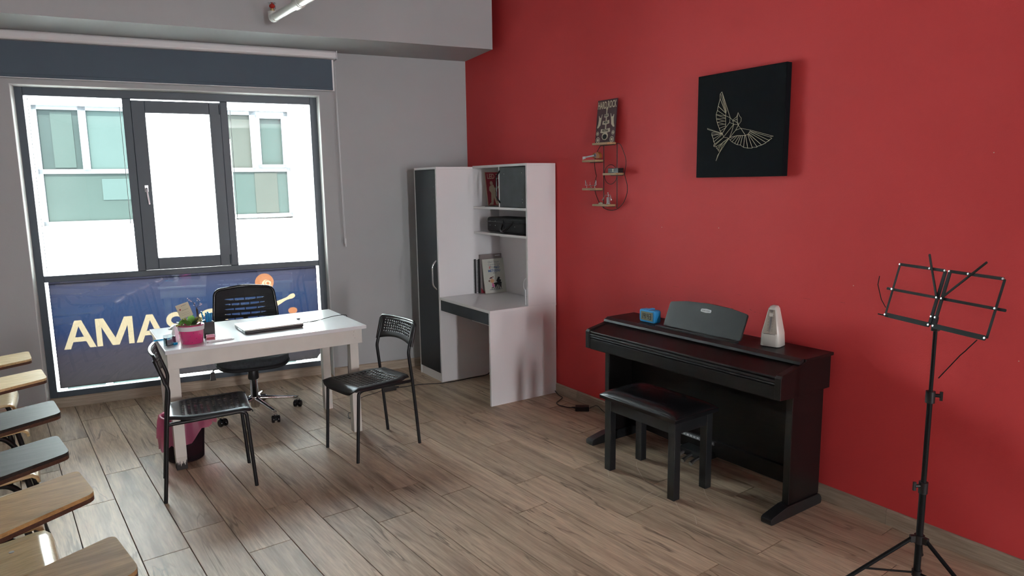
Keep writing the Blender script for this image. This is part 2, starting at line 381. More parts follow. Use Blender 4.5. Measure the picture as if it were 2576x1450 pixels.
struct(MB().box(XL-.15, XR+.15, YB-.15, 7.0, CEIL, CEIL+.2).build('ceiling', M['ceil']))
o = MB(); wbox(o, -.0, UL, 0, .6, 2.718, CEIL)
struct(o.build('beam', M['grey_wall']), 'grey painted ceiling beam above the window')

# floor: laminate planks, each one its own piece
TH = R(-3.78); DL = Vector((math.sin(TH), math.cos(TH), 0)); DC = Vector((math.cos(TH), -math.sin(TH), 0))
FL = link(bpy.data.objects.new('floor', None)); FL['kind'] = 'structure'; FL['label'] = 'greyish brown wood laminate floor'
o = MB(); o.prism([(XL, YB), (XR, YB), (XR, 5.85), (XL, 6.9)], -.03, -.009); o.build('subfloor', M['subfloor'], FL)
PW, PL, C0 = .197, 1.19, .405
phase = {-4:3.75,-3:3.1,-2:3.55,-1:2.9,0:3.295,1:3.462,2:3.07,3:3.456,4:3.182,5:2.96,6:3.242,7:3.018,8:2.607,9:2.885,10:2.24,11:2.83,12:2.41,13:3.238,14:2.57,15:2.9}
def clip(poly, n, d):
    out = []
    for i in range(len(poly)):
        a, b = poly[i], poly[(i+1) % len(poly)]
        da, db = a.dot(n)-d, b.dot(n)-d
        if da <= 0: out.append(a)
        if (da < 0 < db) or (db < 0 < da): out.append(a+(b-a)*(da/(da-db)))
    return out
PM = frame_m((0, 0, 0), DL, -DC)   # x along the plank
shared = {}
def plank_mesh(poly):
    # poly in plank local coordinates; chamfered top edge
    n = len(poly); c = sum(poly, Vector((0, 0, 0)))/n; e = .0012
    top = []
    for i in range(n):
        a, b, d = poly[i-1], poly[i], poly[(i+1) % n]
        u = ((a-b).normalized()+(d-b).normalized()); top.append(b+u.normalized()*e*1.4 if u.length > 1e-3 else b)
    vs = [(p.x, p.y, 0) for p in top]+[(p.x, p.y, -.0012) for p in poly]+[(p.x, p.y, -.008) for p in poly]
    fs = [tuple(range(n))]+[(n*k+(i+1) % n, n*k+i, n*(k+1)+i, n*(k+1)+(i+1) % n) for k in (0, 1) for i in range(n)]
    me = bpy.data.meshes.new('plank'); me.from_pydata(vs, [], fs); me.materials.append(M['plank']); me.update(); return me
g = .0016
for k in range(-15, 20):
    ph = phase.get(k, random.uniform(2.3, 3.5))
    c = C0+PW*(k+.5)
    for j in range(-4, 4):
        a = ph+PL*(j+.5)
        ctr = DC*c+DL*a
        if ctr.y < .3-PL or ctr.y > 6.9: continue
        loc = [Vector((-PL/2+g, -PW/2+g, 0)), Vector((PL/2-g, -PW/2+g, 0)), Vector((PL/2-g, PW/2-g, 0)), Vector((-PL/2+g, PW/2-g, 0))]
        mw = PM.copy(); mw.translation = ctr
        wp = [mw @ q for q in loc]
        cp = clip(wp, Vector((1, 0, 0)), XR-.002); cp = clip(cp, Vector((-1, 0, 0)), 2.9) if cp else cp
        cp = clip(cp, -WN, (W0-WN*.133).dot(-WN)) if cp else cp
        if len(cp) < 3: continue
        inside = len(cp) == 4 and all((p-q).length < 1e-6 for p, q in zip(cp, wp))
        if inside: me = shared.setdefault('full', None) or plank_mesh(loc); shared['full'] = me
        else:
            mi = mw.inverted(); me = plank_mesh([mi @ q for q in cp])
        ob = link(bpy.data.objects.new('plank', me)); ob.matrix_world = mw; ob.parent = FL

# baseboards (boards with joints)
def board_run(name, pts, label):
    root = link(bpy.data.objects.new(name, None)); root['kind'] = 'structure'; root['label'] = label
    for a, b, n in pts:
        a = Vector(a); b = Vector(b); n = Vector(n).normalized(); L_ = (b-a).length
        mb = MB(); mb.prism([(0, 0), (.014, 0), (.014, .070), (.008, .078), (0, .078)], 0, L_-.0015, 'z')
        # local: x = off the wall, y = up, z = along  ->  make grain axis x
        d = (b-a).normalized()
        mm = Matrix((n, Vector((0, 0, 1)), n.cross(Vector((0, 0, 1))))).transposed().to_4x4()
        if n.cross(Vector((0, 0, 1))).dot(d) < 0: a = b
        mm.translation = a
        # re-express in a frame whose x runs along the board
        fr = frame_m(a, n.cross(Vector((0, 0, 1))), (0, 0, 1)); fi = fr.inverted()
        me = MB(); me.v = [fi @ (mm @ v) for v in mb.v]; me.f = mb.f; me.sm = mb.sm
        ob = me.build('board', M['base'], root); ob.matrix_world = fr
    return root
nR = (-1, 0, 0)
board_run('baseboard_right', [((XR, 5.56, 0), (XR, 3.98, 0), nR), ((XR, 3.98, 0), (XR, 1.63, 0), nR), ((XR, 1.63, 0), (XR, -.77, 0), nR)], 'light wood skirting board along the red wall')
def wp(u, w_=0, z=0): return WMi @ Vector((u, w_, z))
board_run('baseboard_back', [(wp(.02), wp(UO0-.0), WN), (wp(UO0+.005, -.134), wp(2.5, -.134), WN), (wp(2.5, -.134), wp(UO1-.005, -.134), WN), (wp(UO1), wp(5.8), WN)], 'light wood skirting board under the window and along the grey wall')

# scratch marks on the floor by the bench
# ------------------------------------------------------------------ window
WIN = link(bpy.data.objects.new('window_1', None)); WIN['kind'] = 'structure'; WIN['label'] = 'large anthracite framed window with opening centre sash'
fd0, fd1 = -.20, -.135
def wframe(name, rects, w0, w1, matn, parent, bevel=.003):
    mb = MB()
    for u0, u1, z0, z1 in rects: wbox(mb, u0, u1, w0, w1, z0, z1)
    return mb.build(name, matn, parent, bevel)
wframe('frame', [(UO1-.052, UO1, .055, ZO), (UO0, UO0+.058, .055, ZO), (UO0+.058, UO1-.052, 2.312, ZO), (UO0+.058, UO1-.052, .055, .122)], fd0, fd1, M['grey_frame'], WIN)
wframe('transom', [(UO0+.058, UO1-.052, .961, 1.007)], fd0, fd1, M['grey_frame'], WIN)
wframe('mullion', [(2.668, 2.726, 1.007, 2.312)], fd0, fd1, M['grey_frame'], WIN)
wframe('mullion', [(1.992, 2.046, 1.007, 2.312)], fd0, fd1, M['grey_frame'], WIN)
sash = wframe('sash', [(2.576, 2.668, 1.012, 2.300), (2.046, 2.128, 1.012, 2.300), (2.128, 2.576, 2.209, 2.300), (2.128, 2.576, 1.012, 1.102)], -.175, -.112, M['grey_frame'], WIN)
wframe('sash_bead', [(2.576, 2.584, 1.094, 2.217), (2.120, 2.128, 1.094, 2.217), (2.12, 2.584, 2.209, 2.217), (2.12, 2.584, 1.094, 1.102)], -.112, -.108, M['grey_frame'], sash, 0)
hm = MB(); hm.tube(bend([wp(2.612, -.112, 1.64), wp(2.612, -.072, 1.64), wp(2.602, -.068, 1.52)], .012), .0075, 8); wbox(hm, 2.60, 2.624, -.113, -.104, 1.615, 1.665)
hm.build('handle', M['steel'], sash)
hg = MB(); hg.tube([wp(2.05, -.108, 2.21), wp(2.05, -.108, 2.285)], .007, 8); hg.build('hinge', M['grey_frame'], sash)
hg = MB(); hg.tube([wp(2.05, -.108, 1.025), wp(2.05, -.108, 1.1)], .007, 8); hg.build('hinge', M['grey_frame'], sash)
panes = {'l': (2.722, 3.347, 1.003, 2.316), 's': (2.124, 2.58, 1.098, 2.213), 'r': (1.346, 1.996, 1.003, 2.316), 'b': (1.346, 3.347, .118, .965)}
for k, (u0, u1, z0, z1) in panes.items():
    wframe('pane', [(u0, u1, z0, z1)], -.165, -.161, M['glass'], WIN, 0)
    i = .022 if k != 's' else .014
    wframe('spacer_bar', [(u0+i, u0+i+.004, z0+i, z1-i), (u1-i-.004, u1-i, z0+i, z1-i), (u0+i, u1-i, z1-i-.004, z1-i), (u0+i, u1-i, z0+i, z0+i+.004)], -.178, -.167, M['rubber'] if k != 's' else M['steel'], WIN, 0)
# printed film on the lower pane, with letters and a cartoon child cut into the print
def tr(poly, dx, dy): return [(x+dx, y+dy) for x, y in poly]
def arc(cx, cy, r, a0, a1, n=14, ry=None):
    return [(cx+r*math.cos(R(a0+(a1-a0)*k/n)), cy+(ry or r)*math.sin(R(a0+(a1-a0)*k/n))) for k in range(n+1)]
def stroke(pts, wdt):
    L_, R_ = [], []
    for i, p in enumerate(pts):
        a = Vector(pts[max(0, i-1)]); b = Vector(pts[min(len(pts)-1, i+1)]); t = (b-a).normalized(); nn = Vector((-t.y, t.x))*wdt/2
        L_.append((p[0]+nn.x, p[1]+nn.y)); R_.append((p[0]-nn.x, p[1]-nn.y))
    return L_+R_[::-1]
A_o = [(0,0),(.044,0),(.064,.052),(.149,.052),(.169,0),(.213,0),(.130,.218),(.084,.218)]; A_i = [(.079,.088),(.136,.088),(.107,.172)]
M_o = [(0,0),(.038,0),(.038,.150),(.103,0),(.150,0),(.216,.150),(.216,0),(.254,0),(.254,.218),(.197,.218),(.127,.058),(.056,.218),(0,.218)]
sp_ = arc(.095, .155, .055, 20, 270, 14, .048)[:-1]+arc(.095, .059, .062, 90, -160, 14, .048)
S_o = stroke(sp_, .036)
O_o = arc(0, 0, .122, 0, 354, 40, .112); O_i = arc(0, 0, .082, 0, 352, 36, .074)
def U(u): return -u      # film x axis runs from the window's left towards the corner
base = .436
cut = [tr(A_o, U(3.271), base), tr(M_o, U(3.052), base), tr(A_o, U(2.785), base), tr(S_o, U(2.585), base+.0), tr(O_o, U(2.225), base+.112)]
inn = [tr(A_i, U(3.271), base), tr(A_i, U(2.785), base), tr(O_i, U(2.225), base+.112)]
armp = rpoly([(U(1.80), .655), (U(1.70), .680), (U(1.625), .705), (U(1.60), .728), (U(1.565), .735), (U(1.555), .708), (U(1.578), .690), (U(1.63), .682), (U(1.70), .640), (U(1.80), .585)], .012)
headp = arc(U(1.80), .845, .075, 0, 350, 24)
footp = arc(U(1.585), .585, .038, 0, 350, 18, .028)
FM = frame_m(W0-WN*.1662, WD, (0, 0, 1))
rect = rrect(U(3.325), U(1.368), .140, .958, .004)
rect = [(U(3.325), .140), (U(1.405), .140), (U(1.368), .185), (U(1.368), .958), (U(3.325), .958)]
film = film_mat('printed_film', [(0, (0.0044, 0.0036, 0.0038)), (.30, (0.0048, 0.0040, 0.0053)), (.52, (0.0025, 0.0036, 0.0085)), (.72, (0.0031, 0.0048, 0.0103)), (.86, (0.0050, 0.0056, 0.0103)), (1, (0.0070, 0.0064, 0.0100))], (.14, .958))
for kk in ('let',): M['film_letter'] = film_mat('cream_print_film', [(0, (.048, .036, .023)), (1, (.052, .039, .025))], (.3, .8))
M['film_skin'] = film_mat('skin_tone_print_film', [(0, (0.0648, 0.0432, 0.0259)), (1, (0.0670, 0.0454, 0.0292))], (.3, 1)); M['film_hair'] = film_mat('orange_brown_print_film', [(0, (0.0454, 0.0162, 0.0076)), (1, (0.0486, 0.0184, 0.0086))], (.3, 1))
FT = link(bpy.data.objects.new('window_film', None)); FT.matrix_world = FM
tag(FT, 'blue and mauve printed film with large cream letters on the lower window pane', 'window film')
def fobj(name, polys, m_, parent):
    me = curve_mesh(polys); me.transform(Matrix.Rotation(R(90), 4, 'X'))   # local z = height
    ob = link(bpy.data.objects.new(name, me)); me.materials.clear(); me.materials.append(m_); ob.parent = parent; return ob
FT.matrix_world = FM @ Matrix.Rotation(R(-90), 4, 'X')
fobj('film_sheet', [rect]+cut+inn+[armp, headp, footp], film, FT)
for i, p in enumerate(cut): fobj('letter', [p]+([inn[0]] if i == 0 else [inn[1]] if i == 2 else [inn[2]] if i == 4 else []), M['film_letter'], FT)
fobj('printed_arm', [armp], M['film_skin'], FT); fobj('printed_shoe', [footp], M['film_hair'], FT)
face = arc(U(1.782), .828, .040, 0, 350, 20)
ear = [arc(U(1.772), .836, .030, 0, 352, 22), arc(U(1.772), .836, .024, 0, 352, 20), arc(U(1.772), .836, .013, 0, 350, 14)]
fobj('printed_hair', [headp, face], M['film_hair'], FT); fobj('printed_face', [face]+ear, M['film_skin'], FT)
fobj('printed_ear', ear, M['film_hair'], FT)

# ------------------------------------------------------------------ roller blind
B = empty('roller_blind', wp(2.3, .05, 2.73), 0, 'slate grey roller blind with white cassette above the window', 'blind')
def rel(root, o):
    """parent keeping the world placement (root already placed, unrotated mesh in world coordinates)"""
    bpy.context.view_layer.update()
    o.parent = root; o.matrix_parent_inverse = root.matrix_world.inverted(); return o
mb = MB(); prof = rrect(.002, .108, 2.652, 2.717, .02)
mb2 = MB(); mb2.prism(prof, 0, 2.75, 'z')
mb2.v = [WMi @ Vector((1.160+v.z, v.x, v.y)) for v in mb2.v]
rel(B, mb2.build('cassette', M['blind_box'], None, .004))
for q in (1.152, 3.91):
    mb = MB(); wbox(mb, q, q+.010, .0, .112, 2.648, 2.717); rel(B, mb.build('end_cap', M['blind_box'], None, .003))
mb = MB(); wbox(mb, 1.190, 3.89, .055, .0565, 2.432, 2.66); rel(B, mb.build('fabric', M['blind'], None))
mb = MB(); wbox(mb, 1.190, 3.89, .050, .062, 2.412, 2.434); rel(B, mb.build('bottom_bar', M['blind'], None, .003))
mb = MB(); wbox(mb, 1.176, 3.90, .046, .0495, 2.408, 2.66); rel(B, mb.build('backing_edge', M['white_edge'], None))
pts = [wp(1.172, .075, 2.66)]+[wp(1.172-.012*k/12, .075, 2.66-1.50*k/12) for k in range(1, 13)]+[wp(1.152, .075, 1.14), wp(1.150, .075, 1.165)]+[wp(1.153+.018*k/10, .078, 1.175+1.48*k/10) for k in range(11)]
mb = MB(); mb.tube(pts, .0016, 5); rel(B, mb.build('chain', M['label'], None))
mb = MB(); mb.tube([wp(1.153, .076, 1.13), wp(1.153, .076, 1.20)], .005, 6); rel(B, mb.build('chain_connector', M['label'], None))

# ------------------------------------------------------------------ sprinkler pipe
P = empty('sprinkler_pipe', (1.386, 5.026, 2.78), 0, 'white sprinkler pipe with red bulb hanging below the ceiling', 'pipe')
d = Vector((.066, -.9978, 0))
mb = MB(); mb.tube([Vector((0, 0, 0))+d*.02, d*.46], .027, 16); mb.build('pipe', M['pipe'], P)
mb = MB(); mb.tube([d*.46, d*3.4], .030, 16); mb.build('pipe', M['pipe'], P)
mb = MB(); mb.tube([d*.43, d*.50], .036, 16); mb.tube([d*.5-Vector((0,0,0)), d*.52], .033, 16); mb.build('coupling', M['pipe'], P)
mb = MB(); mb.tube(bend([d*.04, Vector((0, 0, 0))-d*.02, Vector((-.002, .02, .045))], .03), .030, 14); mb.build('elbow', M['pipe'], P)
mb = MB(); mb.tube([(-.002, .02, .04), (-.002, .02, .062)], .016, 10); mb.build('sprinkler_nut', M['brass'], P)
mb = MB(); mb.ball((-.002, .02, .080), .019, 12, sc=(1, 1, .9)); mb.build('bulb', M['red_bulb'], P)
mb = MB(); mb.tube([(-.002, .02, .098), (-.002, .02, .102)], .027, 12); mb.tube([(-.022, .02, .062), (-.024, .02, .085), (-.004, .02, .1)], .003, 6); mb.tube([(.018, .02, .062), (.020, .02, .085), (0, .02, .1)], .003, 6); mb.build('deflector', M['chrome'], P)
for yy in (1.2, 3.0):
    mb = MB(); mb.tube([d*yy+Vector((0, 0, .03)), d*yy+Vector((0, 0, CEIL-2.78))], .005, 6); mb.build('hanger_rod', M['steel'], P)

# ------------------------------------------------------------------ the building across the street
BD = empty('building', wp(2.4, -5.2, -4), 0, 'white rendered building with grey framed windows across the street', 'building')
def bpart(name, mb, m_, par, bev=0):
    o_ = mb.build(name, m_, None, bev); bpy.context.view_layer.update()
    o_.parent = par; o_.matrix_parent_inverse = par.matrix_world.inverted(); return o_
wins = [(2.80, 4.03, 1.165, 2.74), (.83, 1.86, 1.19, 2.735), (2.80, 4.03, -1.9, -.35), (.83, 1.86, -1.9, -.35), (5.2, 6.5, 1.165, 2.74), (-1.2, -.1, 1.165, 2.74)]
mb = MB()
us = [-5, -1.2, -.1, .83, 1.86, 2.80, 4.03, 5.2, 6.5, 12]; zs = [-4, -1.9, -.35, 1.165, 2.74, 4.9]
def iswin(u, z): return any(a-.01 < u < b+.01 and c-.03 < z < d+.03 for a, b, c, d in wins)
for i in range(len(us)-1):
    for j in range(len(zs)-1):
        if not iswin((us[i]+us[i+1])/2, (zs[j]+zs[j+1])/2): wbox(mb, us[i], us[i+1], -5.35, -5, zs[j], zs[j+1])
wbox(mb, -5, 12, -5.5, -5.35, -4, 4.9)
bpart('facade', mb, M['facade'], BD)
mb = MB(); wbox(mb, 2.398, 2.410, -5.001, -4.996, -4, 4.9); wbox(mb, 1.9, 2.75, -5.001, -4.996, 1.135, 1.147); wbox(mb, .2, .212, -5.001, -4.996, -4, 4.9)
bpart('facade_joint', mb, M['joint'], BD)
for u in (2.685, 1.975, .62):
    mb = MB(); mb.tube([wp(u, -4.94, -4), wp(u, -4.94, 7.1)], .035 if u > 1 else .02, 10)
    for z in (1.14, 4.0): mb.tube([wp(u, -4.94, z-.015), wp(u, -4.94, z+.015)], .05 if u > 1 else .035, 10)
    bpart('downpipe', mb, M['beige_pipe'], BD)
for n_, (a, b, c, d_) in enumerate(wins):
    F = MB(); t = .055; zt = c+(d_-c)*.455
    for q in ((a, a+t, c, d_), (b-t, b, c, d_), (a, b, c, c+t), (a, b, d_-t, d_), (a, b, zt-.03, zt+.03)): wbox(F, q[0], q[1], -5.13, -5.07, q[2], q[3])
    mu = a+(b-a)*(.545 if n_ % 2 == 0 else .48)
    wbox(F, mu-.045, mu+.045, -5.13, -5.07, zt, d_)
    fr = bpart('window_frame', F, M['far_frame'], BD)
    def sub(nm, x0, x1, z0, z1, m_, w_=-5.10):
        q = MB(); wbox(q, x0, x1, w_-.008, w_, z0, z1); o_ = q.build(nm, m_, None); bpy.context.view_layer.update(); o_.parent = fr; o_.matrix_parent_inverse = fr.matrix_world.inverted()
    sub('window_pane', a+t, mu-.045, zt+.03, d_-t, M['far_pane'] if n_ % 2 else M['far_curt'])
    sub('window_pane', mu+.045, b-t, zt+.03, d_-t, M['far_curt2'] if n_ % 2 else M['far_pane_d'])
    sub('window_pane', a+t, b-t, c+t, zt-.03, M['far_pane'])
    if n_ % 2 == 0: sub('curtain', a+t+.02, a+(b-a)*.42, c+.33, zt-.10, M['far_curt'], -5.09); sub('curtain', mu+.12, b-t-.14, zt+.05, d_-t-.03, M['far_pane'], -5.09)
    else:
        sub('curtain', a+.20, a+.52, c+t+.01, zt-.04, M['far_curt2'], -5.09)
        q = MB()
        for s_ in ((a+t, a+t+.045, zt+.03, d_-t), (mu-.09, mu-.045, zt+.03, d_-t), (a+t, mu-.045, zt+.03, zt+.075), (a+t, mu-.045, d_-t-.045, d_-t)): wbox(q, s_[0], s_[1], -5.12, -5.04, s_[2], s_[3])
        o_ = q.build('casement', M['far_frame'], None); bpy.context.view_layer.update(); o_.parent = fr; o_.matrix_parent_inverse = fr.matrix_world.inverted()
mb = MB(); wbox(mb, -5, 12, -5.2, -.3, -4.1, -4.0)
struct(mb.build('street', M['street']), 'street between the two buildings')

# ------------------------------------------------------------------ cabinet with desk (white and anthracite)
CB = empty('study_cabinet', (2.585, 4.24, 0), 0, 'white study cabinet with tall anthracite door, desk top and open shelves in the corner', 'cabinet')
DX = .600
def cb(name, x0, x1, y0, y1, z0, z1, m_='white_board', bev=.0015, par=CB):
    return MB().box(x0, x1, y0, y1, z0, z1).build(name, M[m_], par, bev)
# wardrobe
cb('side_panel', .002, DX, .785, .803, 0, 1.760); cb('side_panel', .002, DX, 1.170, 1.188, 0, 1.760)
cb('top_panel', 0, DX, .785, 1.188, 1.760, 1.778); cb('back_panel', DX-.008, DX-.002, .803, 1.17, .07, 1.76)
cb('plinth', .004, .022, .803, 1.170, 0, .072, 'white_edge'); cb('edge_band', -.001, .002, .785, .803, 0, 1.760, 'white_edge', 0); cb('edge_band', -.001, .002, 1.170, 1.188, 0, 1.760, 'white_edge', 0)
dr = cb('door', -.004, .014, .806, 1.167, .076, 1.757, 'anth_door')
mb = MB(); mb.tube(bend([(-.004, .822, 1.02), (-.040, .822, .985), (-.040, .822, .82), (-.004, .822, .785)], .025), .0075, 10); mb.build('handle', M['chrome'], dr)
for z in (1.62, 1.52): MB().tube([(-.0045, .83, z), (-.0035, .83, z)], .002, 6).build('screw', M['steel'], dr)
# desk part
cb('desk_side_panel', .002, DX, 0, .018, 0, .702); cb('edge_band', -.001, .002, 0, .018, 0, .702, 'white_edge', 0)
cb('desk_top', 0, DX, -.003, .785, .702, .722, 'white_board'); cb('edge_band', -.002, .001, -.003, .785, .702, .722, 'white_edge', 0)
cb('drawer', .006, .024, .020, .782, .612, .698, 'anth_dusty'); cb('drawer_box', .024, .45, .03, .77, .625, .695)
cb('back_panel', DX-.008, DX-.002, .018, .785, .36, .70); cb('keyboard_shelf', .30, DX-.01, .018, .785, .488, .504)
# hutch
HX = .340
cb('hutch_side_panel', HX, DX, -.002, .016, .722, 1.766); cb('edge_band', HX-.002, HX+.001, -.002, .016, .722, 1.766, 'white_edge', 0)
cb('hutch_top', HX, DX, -.002, .785, 1.766, 1.784, 'white_board'); cb('edge_band', HX-.002, HX+.001, -.002, .785, 1.766, 1.784, 'white_edge', 0)
cb('back_panel', DX-.010, DX-.002, .016, .785, .722, 1.766)
for z in (1.440, 1.232):
    sh = cb('shelf', HX, DX-.01, .016, .785, z-.004, z+.014); cb('edge_band', HX-.002, HX+.001, .016, .785, z-.004, z+.014, 'white_edge', 0, sh).matrix_parent_inverse = Matrix()
cb('divider', HX, DX-.01, .372, .388, 1.454, 1.766); cb('edge_band', HX-.002, HX+.001, .372, .388, 1.454, 1.766, 'white_edge', 0)
dr = cb('door', HX-.006, HX+.010, .020, .368, 1.459, 1.760, 'anth_dusty')
mb = MB(); mb.tube(bend([(HX-.006, .362, 1.735), (HX-.045, .350, 1.69), (HX-.045, .350, 1.53), (HX-.006, .362, 1.49)], .012), .0065, 8); mb.build('handle', M['black_gloss'], dr)
for y, z in ((.06, 1.715), (.05, 1.495), (.055, 1.52), (.30, 1.71)): MB().tube([(HX-.007, y, z), (HX-.0055, y, z)], .0025, 6).build('screw', M['steel'], dr)
# cable hanging on the hutch panel edge
mb = MB(); mb.tube(bend([(HX-.012, .02, .83), (HX-.016, .045, .87), (HX-.014, .03, .92), (HX-.006, .02, .93)], .03), .0015, 6); mb.tube([(HX-.012, .02, .73), (HX-.012, .02, .845)], .005, 8)
tag(mb.build('charging_cable', M['label']), 'thin white cable hanging on the front edge of the hutch side panel', 'cable').location = (2.585, 4.24, 0)

def tbox(name, label, cat, mb, m_, loc, rz=0, group=None, bevel=0, rot=None):
    o_ = mb.build(name, m_, None, bevel); o_.location = loc; o_.rotation_euler = rot or (0, 0, rz); return tag(o_, label, cat, group)
def lean(loc, yaw, tilt):
    """frame of a flat thing standing on its lower edge: local x along width, y up, z out of the face"""
    n = Vector((math.sin(yaw)*-1, -math.cos(yaw), 0)); up = Vector((0, 0, 1))
    x = up.cross(n).normalized(); y = (up*math.cos(tilt)-n*math.sin(tilt)).normalized()
    return frame_m(loc, x, y)
def txt(s_, size, M_, off, parent, m_, z=.0006, **k):
    me = text_mesh(s_, size, **k); me.transform(Matrix.Translation((off[0], off[1], z))); return mobj('lettering', me, m_, parent, Matrix())

def flat(name, polys, m_, par, z=.0004, off=(0, 0)):
    me = curve_mesh(polys, .0002); me.transform(Matrix.Translation((off[0], off[1], z))); return mobj(name, me, m_, par, Matrix())

# books on the cabinet's desk; faces look towards -x and slightly to the camera
def book(name, label, loc, yaw, tilt, wd_, h, t, m_cover, roll=0, pages=True):
    e = empty(name, (0, 0, 0), 0, label, 'book'); e.matrix_world = lean(loc, yaw, tilt) @ Matrix.Rotation(roll, 4, 'Z')
    MB().box(-wd_/2, wd_/2, 0, h, -.0015, 0).build('front_cover', m_cover, e); MB().box(-wd_/2, wd_/2, 0, h, -t, -t+.0015).build('rear_cover', m_cover, e)
    if pages: MB().box(-wd_/2+.001, wd_/2-.004, .003, h-.003, -t+.0015, -.0015).build('pages', M['paper'], e)
    MB().box(-wd_/2-.001, -wd_/2+.001, 0, h, -t, 0).build('spine', m_cover, e)
    return e
M['book_ivory'] = mat('ivory_book_cover', (.60, .60, .54), .4); M['book_taupe'] = mat('taupe_book_cover', (.28, .235, .235), .4); M['book_black'] = mat('black_book_cover', (.015, .015, .017), .4)
yb = R(62)
b1 = book('method_book', 'ivory piano method book with a cartoon girl at a grand piano', (3.073, 4.926, .725), 0, R(10.2), .212, .290, .010, M['book_ivory'])
ink_blue = mat('blue_print', (.03, .10, .30), .5); ink_red = mat('red_print', (.55, .05, .06), .5); skin = mat('skin_print', (.62, .33, .17), .5); hairm = mat('maroon_print', (.10, .015, .015), .5); pinkp = mat('pink_print', (.60, .12, .32), .5); shade = mat('grey_print', (.35, .36, .34), .6)
txt('Okul Öncesi', .021, None, (.0, .262), b1, M['grey_ink']); txt('Çocuklar İçin', .021, None, (.005, .241), b1, M['grey_ink'])
txt('P', .030, None, (-.040, .214), b1, ink_red, bold=.0006); txt('İYA', .030, None, (-.014, .214), b1, M['grey_ink'], bold=.0006); txt('NO', .030, None, (.031, .214), b1, ink_blue, bold=.0006)
txt('METODU', .0285, None, (.0, .187), b1, ink_blue, bold=.0006); flat('author_line', [[(-.014+i*.0042, .166), (-.0115+i*.0042, .166), (-.0115+i*.0042, .170), (-.014+i*.0042, .170)] for i in range(9)], M['ink'], b1)
flat('picture_shadow', [arc(0, .030, .065, 0, 350, 24, .008)], shade, b1)
flat('picture_piano', [[(-.018, .072), (.03, .066), (.058, .07), (.062, .086), (.052, .090), (.053, .096), (.060, .104), (.044, .112), (.050, .130), (.032, .134), (.010, .100), (.020, .088), (-.018, .084)], [(.028, .03), (.033, .03), (.036, .066), (.026, .066)], [(.012, .035), (.017, .035), (.014, .067), (.005, .067)], [(.048, .038), (.053, .038), (.052, .07), (.045, .07)], [(-.006, .036), (-.001, .036), (-.006, .072), (-.012, .072)]], M['ink'], b1, .0006)
flat('picture_dress', [[(-.034, .085), (-.020, .085), (-.014, .062), (-.010, .052), (-.030, .050), (-.036, .06)]], pinkp, b1, .0008)
flat('picture_stool', [[(-.042, .050), (-.018, .050), (-.018, .046), (-.020, .030), (-.023, .030), (-.024, .045), (-.036, .045), (-.037, .030), (-.040, .030)]], M['ink'], b1, .0006)
flat('picture_hair', [arc(-.034, .112, .024, 0, 350, 20), arc(-.058, .104, .008, 0, 350, 10), arc(-.020, .132, .008, 0, 350, 10)], hairm, b1, .0008)
flat('picture_face', [arc(-.031, .103, .019, 0, 350, 20, .018)], skin, b1, .001)
flat('picture_arm', [[(-.028, .080), (-.006, .072), (-.006, .069), (-.028, .075)]], skin, b1, .0012)
b2 = book('taupe_book', 'tall taupe songbook standing behind the ivory method book', (3.064, 4.986, .724), 0, R(1.5), .212, .325, .010, M['book_taupe'])
flat('corner_band', [[(-.105, .0), (-.065, .0), (-.105, .045)]], M['crimson'], b2); flat('title_line', [[(.04, .308), (.09, .308), (.09, .314), (.04, .314)]], M['label'], b2)
b3 = book('black_book', 'thin black book showing as a dark edge between taupe songbook and ring binding', (3.050, 5.0005, .724), 0, 0, .212, .288, .006, M['book_black'])
b4 = book('spiral_book', 'ring bound book with black and white keyboard print on its edge', (3.016, 5.0105, .724), 0, 0, .212, .29, .012, M['paper'])
mb = MB()
for k in range(26): mb.box(-.086, -.068, .010+k*.0106, .0155+k*.0106, 0, .001)
mb.build('key_print', M['ink'], b4); MB().box(-.106, -.090, 0, .29, 0, .0012).build('black_edge', M['ink'], b4)
mb = MB()
for k in range(22): mb.tube([(-.106+.004*math.cos(t_), .012+k*.0127, -.006+.008*math.sin(t_)) for t_ in [j*PI/4 for j in range(9)]], .0008, 4)
mb.build('wire_binding', M['black_gloss'], b4)

# band plaque in the open compartment
pq = empty('band_plaque', (0, 0, 0), 0, 'crimson and cream plaque with a guitarist leaning in the open top shelf', 'plaque'); pq.matrix_world = lean((3.100, 4.962, 1.4550), R(2), R(10))
MB().box(-.070, .070, 0, .285, -.006, 0).build('board', M['cream'], pq); MB().box(-.066, .066, .004, .281, 0, .0006).build('red_field', M['crimson'], pq)
txt('LED Z', .058, None, (.002, .245), pq, M['cream'], z=.001, bold=.001, sx=.72)
flat('figure_print', [rpoly([(-.06, .01), (-.035, .03), (-.028, .11), (-.045, .13), (-.04, .16), (-.022, .175), (.0, .178), (.01, .15), (.06, .17), (.065, .162), (.012, .125), (.02, .10), (.015, .05), (.03, .01), (.01, .01), (-.005, .07), (-.018, .01)], .004), arc(-.018, .190, .014, 0, 350, 14, .018), arc(.045, .035, .022, 0, 350, 16)], M['cream'], pq, .001)
mb = MB(); mb.tube(spl([(0, .19, 0), (.02, .12, .001), (.05, .02, .0), (.10, -.02, 0), (.13, .06, .001), (.06, .10, .004), (.01, .16, .001)]), .002, 6)
tbox('phone_cable', 'short black cable lying on the top shelf in front of the crimson plaque', 'cable', mb, M['black_plastic'], (2.955, 4.70, 1.4565))
